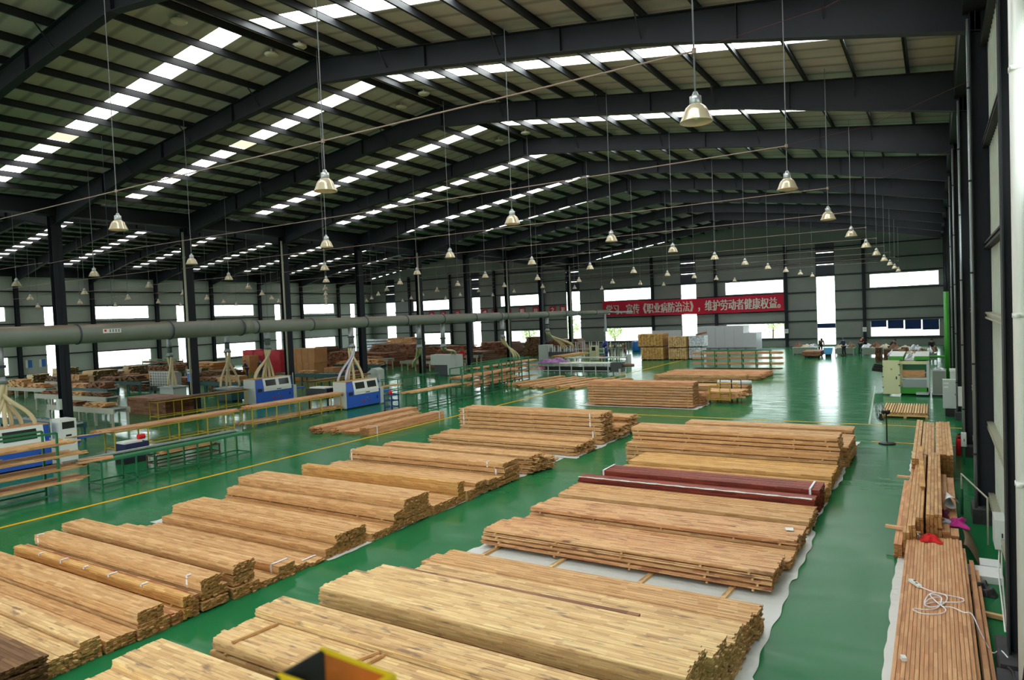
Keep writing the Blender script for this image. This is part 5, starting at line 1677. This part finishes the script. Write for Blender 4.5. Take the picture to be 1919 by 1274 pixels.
for i, (a, b, h) in enumerate(((-66.0, -64.2, 2.4), (-64.1, -62.4, 2.3), (-62.3, -59.8, 2.35))):
    t = thing('tarpaulin_stack', 'block covered with red tarpaulin, %s from the left' % ordn[i], 'covered stack', ((a + b) / 2, 50, 0), 'blocks under red tarpaulins')
    def tf(s, q, a=a, b=b, h=h):
        # draped cover: a box profile with soft folds
        per = s * 4
        k = int(min(per, 3.999)); ff = per - k
        cs = [(a, 49.2), (b, 49.2), (b, 51.4), (a, 51.4), (a, 49.2)]
        x = cs[k][0] + (cs[k + 1][0] - cs[k][0]) * ff; y = cs[k][1] + (cs[k + 1][1] - cs[k][1]) * ff
        return (x + .05 * math.sin(per * 9) * (1 - q), y + .05 * math.cos(per * 9) * (1 - q), h * q)
    MB().grid(tf, 40, 6).build('skirt', REDT, t, True)
    MB().grid(lambda s, q, a=a, b=b, h=h: (a + (b - a) * s, 49.2 + 2.2 * q, h + .05 * math.sin(s * 9 + q * 7)), 10, 10).build('top_sheet', REDT, t, True)
carton('brown carton showing between the red tarpaulins', -64.0, -62.8, 47.6, 48.8, 0, 1.9)
t = thing('foil_roll_stack', 'low stack wrapped in bluish foil by the far wall', 'wrapped stack', (-68.5, 73.5, 0))
for k in range(4):
    MB().tube([(-70.6, 73.6, 1.1 + k * .4), (-66.6, 73.6, 1.1 + k * .4)], .2, 12).build('foil_roll', FOIL, t, True)
B(-70.6, -66.6, 73.3, 74.0, 0, .9).build('support', GREYM, t)
# wire cage
t = thing('wire_cage', 'white wire lattice cage tilted on a dark stand behind the second column', 'cage', (-51, 30.8, 0))
m_ = MB()
for k in range(9):
    x = -52.4 + k * .33
    m_.beam((x, 30.5, .75), (x, 30.5, 1.8), .03)
for k in range(6):
    z = .75 + k * .21
    m_.beam((-52.4, 30.5, z), (-49.76, 30.5, z), .03)
m_.build('front_lattice', WHITE, t)
B(-52.3, -49.85, 30.56, 31.5, .78, 1.75).build('liner', mat('grey_liner', rgb(150, 150, 146), .7), t)
MB().box(-52.3, -49.85, 30.6, 31.4, .35, .75).build('stand', BLACK, t)
for x in (-52.2, -49.95):
    for y in (30.7, 31.3):
        B(x - .05, x + .05, y - .05, y + .05, 0, .35).build('leg', BLACK, t)
def longm(label, x0, x1, y0, y1, h, m, seed, clutter=True):
    """long roller table parallel to x"""
    rg = random.Random(seed)
    t = thing('roller_table', label, 'roller table', ((x0 + x1) / 2, (y0 + y1) / 2, 0), 'roller tables in the left hall')
    B(x0, x1, y0, y0 + .06, h - .3, h).build('side_beam', m, t)
    B(x0, x1, y1 - .06, y1, h - .3, h).build('side_beam', m, t)
    n = int((x1 - x0) / .5)
    for i in range(n):
        x = x0 + .25 + i * .5
        MB().tube([(x, y0 + .06, h - .08), (x, y1 - .06, h - .08)], .06, 8).build('roller', GALV, t)
    for i in range(5):
        x = x0 + .2 + (x1 - x0 - .4) * i / 4
        MB().beam((x, y0 + .05, 0), (x, y0 + .05, h - .3), .1).beam((x, y1 - .05, 0), (x, y1 - .05, h - .3), .1).build('trestle', m, t)
    return t
DIMW = mat('dim_off_white_paint', rgb(176, 172, 156), .5)
longm('long off-white roller table reaching past the first column', -52.0, -43.0, 22.2, 23.1, 1.1, DIMW, 1)
longm('shorter off-white roller table right of the first column', -44.0, -36.9, 19.4, 20.3, 1.0, DIMW, 2)
longm('dark green roller table behind the left-edge moulder', -40.5, -33.5, 15.6, 16.4, .95, TEAL, 3)
longm('grey roller table deeper in the left hall', -62.0, -54.0, 28.0, 29.0, 1.0, DIMW, 4)
longm('teal roller table behind the two moulders', -47.3, -40.4, 38.6, 39.6, 1.0, TEAL, 5)
longm('pale roller table behind the green bench', -45.5, -38.0, 52.0, 53.0, 1.0, DIMW, 6)
longm('pale roller table in front of the long veneer pile', -57.0, -48.0, 53.0, 54.0, 1.15, DIMW, 7)
rg = random.Random(5)
for i, (x, y, z) in enumerate(((-50, 22.6, 1.1), (-47, 22.6, 1.1), (-44.6, 22.6, 1.1), (-42, 19.8, 1.0), (-39, 19.8, 1.0), (-59, 28.5, 1.0), (-56, 28.5, 1.0), (-44, 39, 1.0), (-42, 52.5, 1.0), (-54, 53.5, 1.15), (-50.5, 53.5, 1.15))):
    sx = rg.uniform(1.6, 2.4)
    pl_ = pile('short load of brown strips on a roller table, %s of eleven' % ordn[i], x - sx / 2, x + sx / 2, y - .35, y + .35, .22, ('veneer', 'honey', 'dark')[i % 3], 300 + i, 3, 'strip_load', 'load of strips', 'strip loads on the roller tables')
    pl_.location.z = z
    for c in pl_.children:
        c.location = (0, 0, 0)
# brown low box under the second line of tables
stack('large reddish-brown block of boards under the yellow tables of the second line', -42.5, -38.4, [(23.2, 25.0, 0, 1.0)], 'veneer', None, tier=1, bw=.3, bt=.12, name='timber_block')
for i, (x0_, x1_, y_, hh_) in enumerate(((-62.5, -55.5, 31.5, .9), (-70, -63.5, 30.8, .8), (-66, -59, 26.0, .9), (-56.5, -50.5, 26.2, 1.0), (-68.5, -63, 39.5, 1.0), (-68, -63, 42.0, 1.0), (-50, -44, 47.6, 1.0), (-67, -60.5, 60.0, 1.2), (-46, -40.5, 58.5, 1.1), (-48.8, -43, 31.8, 1.0))):
    longm('low pale trestle table in the left hall loaded with strips, %s of ten' % ordn[i], x0_, x1_, y_, y_ + .9, hh_, DIMW if i % 3 else TEAL, 50 + i)
    for q in range(2):
        xx_ = x0_ + (x1_ - x0_) * (.27 + .46 * q)
        pl_ = pile('heap of brown strips on the %s low trestle table, %s end' % (ordn[i], ('left', 'right')[q]), xx_ - 1.4, xx_ + 1.4, y_ + .0, y_ + .9, .3 + .15 * ((i + q) % 3), ('veneer', 'dark', 'honey', 'red')[(i + q) % 4], 700 + i * 2 + q, 3, 'strip_load', 'load of strips', 'strip loads on the roller tables')
        pl_.location.z = hh_
# debris heaps
for i, (x, y, sx, sy, h, m) in enumerate(((-58, 33.5, 3, 1.6, .5, 'veneer'), (-69, 28, 3, 1.8, .5, 'dark'), (-60, 38, 3.2, 1.5, .6, 'veneer'), (-71, 26, 2.5, 1.6, .5, 'veneer'), (-50, 35.5, 2.6, 1.5, .55, 'dark'), (-44.5, 44.5, 2.4, 1.5, .7, 'veneer'), (-47, 33.5, 2.4, 1.4, .5, 'dark'), (-55.5, 39.5, 3, 1.5, .6, 'dark'), (-66, 30.0, 2.6, 1.4, .6, 'veneer'))):
    pile('low scattered heap of brown offcuts on the left hall floor, %s' % ('behind the wire cage', 'near the left wall', 'before the red tarpaulins', 'lowest at the left wall', 'right of the wire cage', 'by the fourth column', 'left of the blue moulder', 'before the cardboard boxes', 'left of the dark-ended blocks')[i], x - sx / 2, x + sx / 2, y - sy / 2, y + sy / 2, h, m, 400 + i, 3, 'offcut_heap', 'heap of offcuts', 'offcut heaps')
board_rack('green rack with brown boards before the left wall windows', 'x', 43.5, -75.3, -69.0, .8, [.5, 1.0, 1.5], GRN, 5)
for k, z in enumerate((.5, 1.0, 1.5)):
    shelf_boards('brown boards on the %s level of the rack by the left wall' % ('low', 'middle', 'top')[k], 'x', 43.5, -75.4, -68.9, .7, z, .2, 'veneer')
for i, (x, y, h) in enumerate(((-41.0, 29.4, .98), (-46.0, 28.4, 1.08))):
    t = thing('sawing_machine', ('low grey-green saw left of the second blue moulder', 'low grey-green saw behind the wire cage stand')[i], 'machine', (x, y, 0), 'low saws under the hose bundles')
    B(x - .8, x + .8, y - .5, y + .5, .1, h - .12).build('body', GREYM if i else TEAL, t)
    B(x - .95, x + .95, y - .6, y + .6, h - .12, h - .04).build('table', GALV, t)
    B(x - .7, x + .7, y - .4, y + .4, 0, .1).build('plinth', BLACK, t)
    B(x - .4, x + .4, y - .45, y + .45, h - .04, h + .02).build('hood', GREYM, t)
# grey machines between
t = ebox('tall grey two-part control cabinet before the sixth column', -36.4, -35.4, 47.8, 48.8, .05, 1.85, name='control_cabinet')
B(-38.3, -36.41, 47.9, 48.7, .95, 1.85).build('side_cabinet', GREYM, t)
B(-38.0, -36.6, 48.0, 48.6, 0, .95).build('motor_bay', mat('machine_dark_grey', rgb(84, 86, 90), .5), t)
t = thing('saw_cover', 'small pale sloped machine cover in front of the fifth column', 'machine', (-37.5, 40.5, 0))
MB().prism([(-38.2, 0), (-36.9, 0), (-36.9, 1.25), (-37.4, 1.4), (-38.2, .9)], 39.5, 40.3).build('cover', GREYM, t)
B(-41.8, -38.25, 39.6, 40.1, .75, .85).build('infeed_table', GALV, t)
for x in (-41.6, -39.5):
    MB().beam((x, 39.85, 0), (x, 39.85, .75), .1).build('leg', GRN, t)
t = thing('black_crate', 'black crate with a white top beside the right blue moulder', 'crate', (-31.6, 28.9, 0))
B(-32.5, -30.7, 28.5, 29.3, .55, 1.15).build('crate', BLACK, t)
B(-32.2, -30.9, 28.55, 29.25, 1.15, 1.22).build('white_top', WHITE, t)
for x in (-32.4, -30.8):
    B(x - .04, x + .04, 28.6, 28.68, 0, .55).build('leg', BLACK, t)
t = thing('red_sign_disc', 'round red disc on a thin stand by the sixth column', 'sign', (-37.8, 52, 0))
MB().tube([(-37.8, 52, 0), (-37.8, 52, 1.6)], .03, 6).build('stand', GALV, t)
MB().tube([(-37.8, 51.95, 1.6), (-37.8, 52.0, 1.6)], .34, 20).build('disc', REDC, t)
# pale downpipes beside the middle columns, signs
for k, y in enumerate((25.9, 33.4, 48.4, 63.4, 78.4)):
    t = thing('downpipe', 'pale thin downpipe beside the middle row of columns, %s from the camera' % ordn[k], 'pipe', (XC + .35, y - .42, 0), 'pale downpipes of the middle row')
    MB().tube([(XC + .32, y - .42, .02), (XC + .32, y - .42, 11.0)], .065, 12).build('pipe', mat('aged_pipe', rgb(168, 168, 146), .5), t, True)
    MB().tube([(XC + .32, y - .42, 9.4), (XC + .32, y - .42, 9.5)], .09, 12).build('coupling', mat('aged_pipe', rgb(168, 168, 146), .5), t)
t = thing('column_sign', 'blue and white notice fixed on the second middle column', 'sign', (XC, 25.6, 1.8))
B(XC - .22, XC + .22, 25.60, 25.64, 1.75, 2.25).build('blue_field', mat('sign_blue', rgb(48, 110, 190), .5), t)
B(XC - .22, XC + .22, 25.60, 25.64, 2.26, 2.52).build('white_header', WHITE, t)
MB().box(XC - .15, XC - .08, 25.59, 25.6, 2.33, 2.44).box(XC - .04, XC + .03, 25.59, 25.6, 2.33, 2.44).box(XC + .07, XC + .14, 25.59, 25.6, 2.33, 2.44).build('header_marks', BLACK, t)
for k, y in enumerate((33.95, 35.25)):
    t = thing('wall_poster', 'blue and white notice on the left wall, %s of two' % ('left', 'right')[k], 'poster', (XL + .02, y + .3, 2.1), 'notices on the left wall')
    B(XL + .0, XL + .03, y, y + .22, 1.7, 2.5).build('white_part', WHITE, t)
    B(XL + .0, XL + .03, y + .22, y + .62, 1.7, 2.5).build('blue_part', mat('sign_blue', rgb(48, 110, 190), .5), t)
for k, (x, y) in enumerate(((XC, 18.1), (XC, 18.1))):
    pass
t = thing('column_box', 'small grey switch box on the first middle column', 'electrical box', (XC, 18.1, 1.1))
B(XC - .2, XC + .2, 18.02, 18.13, 1.05, 1.6).build('housing', GREYM, t)
B(XC - .12, XC + .12, 18.0, 18.02, 1.15, 1.5).build('door', GREYM, t)
for k, x in enumerate((-6.7, -14.9)):
    t = thing('wall_notice', 'small white notice on the far wall column, %s of two' % ('right', 'left')[k], 'notice', (x, YF - .5, 1.9), 'white notices on the far wall')
    B(x - .2, x + .2, YF - .52, YF - .48, 1.6, 2.1).build('sheet', WHITE, t)
    MB().box(x - .14, x + .14, YF - .525, YF - .52, 1.95, 1.98).box(x - .14, x + .14, YF - .525, YF - .52, 1.8, 1.83).build('print_marks', BLACK, t)

# ================================================================ BANNER AND RED SIGNS
def text_mesh(body, name, m, parent, size, xs_, loc, weight=.02):
    cu = bpy.data.curves.new(name, 'FONT')
    cu.body = body
    cu.size = size
    cu.extrude = .012
    cu.align_x = 'CENTER'
    cu.align_y = 'CENTER'
    tmp = bpy.data.objects.new(name + '_tmp', cu)
    COL.objects.link(tmp)
    bpy.context.view_layer.update()
    dg = bpy.context.evaluated_depsgraph_get()
    me = bpy.data.meshes.new_from_object(tmp.evaluated_get(dg))
    bpy.data.objects.remove(tmp)
    vs = [v.co.copy() for v in me.vertices]
    lo, hi = min(v.x for v in vs), max(v.x for v in vs)
    zl, zh = min(v.y for v in vs), max(v.y for v in vs)
    kx = xs_[0] / (hi - lo) if xs_[0] else 1
    kz = xs_[1] / (zh - zl) if xs_[1] else 1
    for v, c in zip(me.vertices, vs):
        v.co = ((c.x - (lo + hi) / 2) * kx, -c.z, (c.y - (zl + zh) / 2) * kz)
    # heavier strokes: the same glyphs laid side by side
    V0 = [tuple(v.co) for v in me.vertices]
    F0 = [tuple(p.vertices) for p in me.polygons]
    VV, FF = [], []
    for k, dx in enumerate((-weight, 0, weight)):
        n0 = len(VV)
        VV += [(p[0] + dx, p[1] - .0006 * k, p[2]) for p in V0]
        FF += [tuple(i + n0 for i in q) for q in F0]
    me = bpy.data.meshes.new(name)
    me.from_pydata(VV, [], FF)
    me.materials.append(m)
    o = bpy.data.objects.new(name, me)
    COL.objects.link(o)
    if parent is not None:
        o.parent = parent
        o.location = Vector(loc) - Vector(parent.location)
    else:
        o.location = loc
    return o
yb = YF - .53
t = thing('banner', 'long red cloth banner with pale Chinese lettering on the far wall', 'banner', (-26.7, yb, 5.3))
def bf(a, b, k=0):
    x = -38.3 + 23.2 * a
    return (x, yb + k + .03 * math.sin(a * 30), 4.42 + 1.95 * b - .1 * math.sin(a * math.pi) - .12 * a + .02 * math.sin(a * 40))
m_ = MB().grid(bf, 60, 4)
m_.grid(lambda a, b: bf(a, b, .02), 60, 4)
ban = m_.build('banner_cloth', BANNER, t, True)
# the cloth lets daylight through: add translucency
add_translucent(BANNER, rgb(200, 10, 40), .25)
text_mesh('学习、宣传《职业病防治法》，维护劳动者健康权益。', 'banner_lettering', LETTER, t, 1.4, (22.2, 1.35), (-26.6, yb - .07, 5.25), .035)
chars = [('产', -68.1), ('品', -65.8), ('示', -63.0), ('则', -61.1), ('成', -57.9), ('应', -56.1), ('是', -53.7), ('明', -51.3), ('拉', -49.0), ('之', -46.25), ('源', -44.6)]
for k, (ch, x) in enumerate(chars):
    t = thing('red_sign', 'square red wall sign with one white character, %s of the row from the left' % ordn[k], 'sign', (x, YF - .2, 4.9), 'red character signs on the far wall')
    B(x - .52, x + .52, YF - .05, YF, 5.08, 6.15).build('board', BANNER, t)
    text_mesh(ch, 'character', WHITE, t, 1.0, (.62, .72), (x, YF - .065, 5.6), .02)

# ================================================================ PEOPLE
def skin_mesh(name, pts, edges, radii, m, parent, sub=1):
    me = bpy.data.meshes.new(name)
    me.from_pydata([tuple(p) for p in pts], edges, [])
    ob = bpy.data.objects.new(name, me)
    COL.objects.link(ob)
    ob.modifiers.new('s', 'SKIN')
    sv = me.skin_vertices[0].data
    for i, rr in enumerate(radii):
        sv[i].radius = (rr, rr) if not isinstance(rr, tuple) else rr
        sv[i].use_root = (i == 0)
    md = ob.modifiers.new('d', 'SUBSURF'); md.levels = sub; md.render_levels = sub
    bpy.context.view_layer.update()
    dg = bpy.context.evaluated_depsgraph_get()
    me2 = bpy.data.meshes.new_from_object(ob.evaluated_get(dg))
    bpy.data.objects.remove(ob)
    me2.materials.clear(); me2.materials.append(m)
    me2.polygons.foreach_set('use_smooth', [True] * len(me2.polygons))
    o = bpy.data.objects.new(name, me2)
    COL.objects.link(o)
    o.parent = parent
    return o

def person(label, loc, rz, bend=0.0, arms='front', shirt=NAVY, trousers=NAVY, cap=None):
    """local frame: faces -y, feet at z=0"""
    t = thing('person', label, 'person', loc)
    t.rotation_euler = (0, 0, rz)
    hip = Vector((0, 0, .93))
    R_ = Matrix.Rotation(bend, 3, 'X')
    def up(x, y, z):
        return hip + R_ @ Vector((x, y, z))
    chest, neck, head, crown = up(0, 0, .36), up(0, -.01, .54), up(0, -.03, .66), up(0, -.03, .74)
    P = [hip, up(0, 0, .18), chest, neck, head, crown]
    Rr = [(.155, .12), (.13, .11), (.16, .12), .055, .085, .06]
    E = [(0, 1), (1, 2), (2, 3), (3, 4), (4, 5)]
    torso = list(P[:3])
    def chain(parent_i, pts, rs):
        last = parent_i
        idx = []
        for p, q in zip(pts, rs):
            P.append(Vector(p)); Rr.append(q)
            E.append((last, len(P) - 1)); last = len(P) - 1; idx.append(last)
        return idx
    legs, armsl = [], []
    for s in (-1, 1):
        st = .06 * s
        legs.append([Vector((s * .09, 0, .88)), Vector((s * .11, -.02 + st * .6, .48)), Vector((s * .12, .03 + st, .09))])
        li = chain(0, legs[-1] + [Vector((s * .13, -.12 + st, .04))], [.085, .06, .042, .04])
        sh = up(s * .19, 0, .46)
        if arms == 'front':
            el = sh + Vector((s * .03, -.10, -.26)); ha = el + Vector((-s * .03, -.24, -.02))
        elif arms == 'down':
            el = sh + Vector((s * .04, .0, -.29)); ha = el + Vector((0, -.06, -.25))
        else:
            el = sh + Vector((s * .02, -.12, -.24)); ha = el + Vector((0, -.10, -.24))
        armsl.append([sh, el, ha])
        ai = chain(2, [sh, el, ha], [.055, .042, .028])
        d_ = (ha - el).normalized()
        side = d_.cross(Vector((1, 0, 0))).normalized()
        palm = ha + d_ * .06
        pi_ = chain(ai[-1], [palm], [.03])
        for k in range(4):
            o_ = Vector((1, 0, 0)) * (k - 1.5) * .02
            ln = (.075, .085, .08, .06)[k]
            b0 = palm + o_ + d_ * .03
            chain(pi_[-1], [b0, b0 + d_ * ln * .5 - side * .01, b0 + d_ * ln * .8 - side * .03], [.0095, .0085, .0075])
        th = palm + Vector((-s * .03, 0, 0)) - d_ * .02
        chain(pi_[-1], [th, th + d_ * .035 + Vector((-s * .015, 0, 0))], [.011, .009])
    skin_mesh('body', P, E, Rr, SKIN, t, 1)
    # clothing: shirt and trousers a little larger than the body
    sp = [up(0, 0, .0), up(0, 0, .2), up(0, 0, .38), up(0, -.01, .49)]
    sr = [(.17, .135), (.15, .13), (.185, .14), .08]
    se = [(0, 1), (1, 2), (2, 3)]
    for a in armsl:
        n0 = len(sp)
        sp += [a[0], a[1], a[1].lerp(a[2], .85)]
        sr += [.075, .06, .045]
        se += [(2, n0), (n0, n0 + 1), (n0 + 1, n0 + 2)]
    skin_mesh('shirt', sp, se, sr, shirt, t, 1)
    tp, tr_, te = [hip + Vector((0, 0, .03))], [(.165, .135)], []
    for l in legs:
        n0 = len(tp)
        tp += [l[0], l[1], l[2]]
        tr_ += [.105, .08, .065]
        te += [(0, n0), (n0, n0 + 1), (n0 + 1, n0 + 2)]
    skin_mesh('trousers', tp, te, tr_, trousers, t, 1)
    for l in legs:
        MB().obox((l[2].x, l[2].y - .06, .045), (.09, .26, .085)).build('shoe', BLACK, t, at='local')
    hd = Matrix.Rotation(bend * .8, 4, 'X')
    capm = MB().lathe([(.0, .125), (.06, .115), (.095, .07), (.102, .02), (.1, .0)], (0, 0, 0), 16)
    if cap:
        capm.obox((0, -.12, .015), (.15, .1, .015))
    c_ = capm.build('cap' if cap else 'hair', cap or mat('black_hair', rgb(20, 18, 18), .7), t, at='local')
    c_.location = head + (R_ @ Vector((0, 0.0, .02)))
    c_.rotation_euler = (bend * .8, 0, 0)
    # face
    fm = MB()
    for s in (-1, 1):
        fm.lathe([(0, -.008), (.008, 0), (0, .008)], (s * .032, -.083, .0), 8)
    e_ = fm.build('eyes', BLACK, t, at='local')
    e_.location = head; e_.rotation_euler = (bend * .8, 0, 0)
    nm = MB().prism([(-.085, -.005), (-.108, -.03), (-.082, -.032)], -.012, .012, 'x')
    n_ = nm.build('nose', SKIN, t, at='local'); n_.location = head; n_.rotation_euler = (bend * .8, 0, 0)
    mo = MB().obox((0, -.08, -.052), (.045, .008, .008)).build('mouth', mat('lips', rgb(140, 80, 76), .6), t, at='local')
    mo.location = head; mo.rotation_euler = (bend * .8, 0, 0)
    er = MB().obox((.088, 0, -.01), (.015, .03, .05)).obox((-.088, 0, -.01), (.015, .03, .05)).build('ears', SKIN, t, at='local')
    er.location = head; er.rotation_euler = (bend * .8, 0, 0)
    return t
REDCAP = mat('red_cap', rgb(160, 30, 40), .7)
BLUECAP = mat('blue_cap', rgb(40, 60, 120), .7)
DARKC = mat('dark_work_cloth', rgb(34, 40, 44), .9)
person('person in navy overalls and red cap working in the left hall', (-58.5, 44.0, 0), rad(-60), .25, 'front', cap=REDCAP)
person('person in navy overalls just behind the one in the red cap', (-57.2, 44.6, 0), rad(60), .15, 'down', cap=BLUECAP)
person('person in dark clothes bending over in front of the tall window strip', (-9.7, 73.6, 0), rad(20), .75, 'reach', DARKC, DARKC, cap=None)
person('person standing at the benches right of the tall window strip', (-7.2, 69.6, 0), rad(-50), .1, 'front', NAVY, DARKC, cap=BLUECAP)
person('person leaning over the bench near the far right window', (-3.4, 68.6, 0), rad(70), .6, 'reach', DARKC, DARKC)
person('person in dark clothes in the far right corner by the green pipe', (-.3, 66.0, 0), rad(10), .2, 'front', DARKC, DARKC)
person('person sitting low between the benches in dark clothes', (-6.2, 74.0, 0), rad(140), .5, 'front', mat('maroon_cloth', rgb(80, 40, 44), .9), DARKC)

# ================================================================ NEAR YELLOW FITTING
BROWN = mat('rusty_brown_paint', rgb(214, 112, 30), .6, var=.25, scale=14)
YEL2 = mat('bright_yellow_paint', rgb(255, 214, 20), .5)
t = thing('yellow_rail_end', 'out-of-focus yellow and brown open steel rail end at the bottom edge', 'rail', (-.66, .6, 3.9))
def cp(px, py, d):
    pass
# hollow tube seen from above: yellow rim, brown inside, dark end
o_ = Vector((-.682, .603, 4.583))       # top left corner of the near open end
ex = Vector((.072, .048, -.039))        # along the rim
ey = Vector((-.032, -.052, -.02))       # across
ez = Vector((.0, .0, -1.0))
def q4(a, b, c, d_):
    return [tuple(a), tuple(b), tuple(c), tuple(d_)]
def slab(p, v1, v2, v3):
    m_ = MB()
    P8 = [p, p + v1, p + v1 + v2, p + v2]
    P8 += [a + v3 for a in P8]
    m_.add([tuple(a) for a in P8], [(0, 3, 2, 1), (4, 5, 6, 7), (0, 1, 5, 4), (1, 2, 6, 5), (2, 3, 7, 6), (3, 0, 4, 7)])
    return m_
n1 = ey.normalized() * .004
slab(o_, ex, n1, ez * .004).build('rim', YEL2, t)
slab(o_ + ez * .004, ex, n1, ez * .11).build('inner_wall', BROWN, t)
slab(o_ + ex.normalized() * .001 + ez * .002, ex.normalized() * .006, ey, ez * .12).build('dark_end', BLACK, t)
slab(o_ + ey * .9 + ex * .02, ex * .5, n1 * 1.2, ez * .12).build('front_plate', YEL2, t)
slab(o_ + ex, ex.normalized() * .008, ey, ez * .12).build('end_plate', YEL2, t)
slab(o_ + ez * .11, ex, ey, ez * .01).build('bottom_plate', BROWN, t)
slab(o_ + ez * .12 + ex * .3 + ey * .3, ex * .3, ey * .4, ez * 4.44).build('post', YEL2, t)

# trees and hedge outside the far wall, seen through the low windows
LEAF = mat('leaf_green', rgb(168, 186, 132), .8, var=.2, scale=2)
BARK = mat('bark', rgb(90, 76, 60), .9)
for i, (x, y, h) in enumerate(((-16.5, 101, 5.5), (-20.0, 104, 6.5), (-34.5, 102, 6), (-42.5, 99, 5), (-52, 103, 6), (-58.5, 100, 5))):
    rg = random.Random(500 + i)
    t = thing('outdoor_tree', 'green tree outside the far windows, %s from the right' % ordn[i], 'tree', (x, y, -.05), 'trees outside the far wall')
    MB().tube([(x, y, -.05), (x + .1, y, h * .3), (x, y, h * .6)], [.14, .11, .07], 8).build('trunk', BARK, t, True)
    m_ = MB()
    for k in range(420):
        an, el_ = rg.uniform(0, 6.28), rg.uniform(-1, 1)
        rr = h * .27 * rg.uniform(.5, 1.05)
        c_ = Vector((x + rr * math.cos(an) * math.sqrt(1 - el_ * el_), y + rr * math.sin(an) * math.sqrt(1 - el_ * el_), h * .45 + rr * el_ * 1.1))
        a1 = Vector((rg.uniform(-1, 1), rg.uniform(-1, 1), rg.uniform(-1, 1))).normalized() * .2
        a2 = a1.cross(Vector((rg.uniform(-1, 1), rg.uniform(-1, 1), 1))).normalized() * .14
        m_.add([tuple(c_ - a1), tuple(c_ + a2), tuple(c_ + a1), tuple(c_ - a2)], [(0, 1, 2, 3)])
    m_.build('crown', LEAF, t)
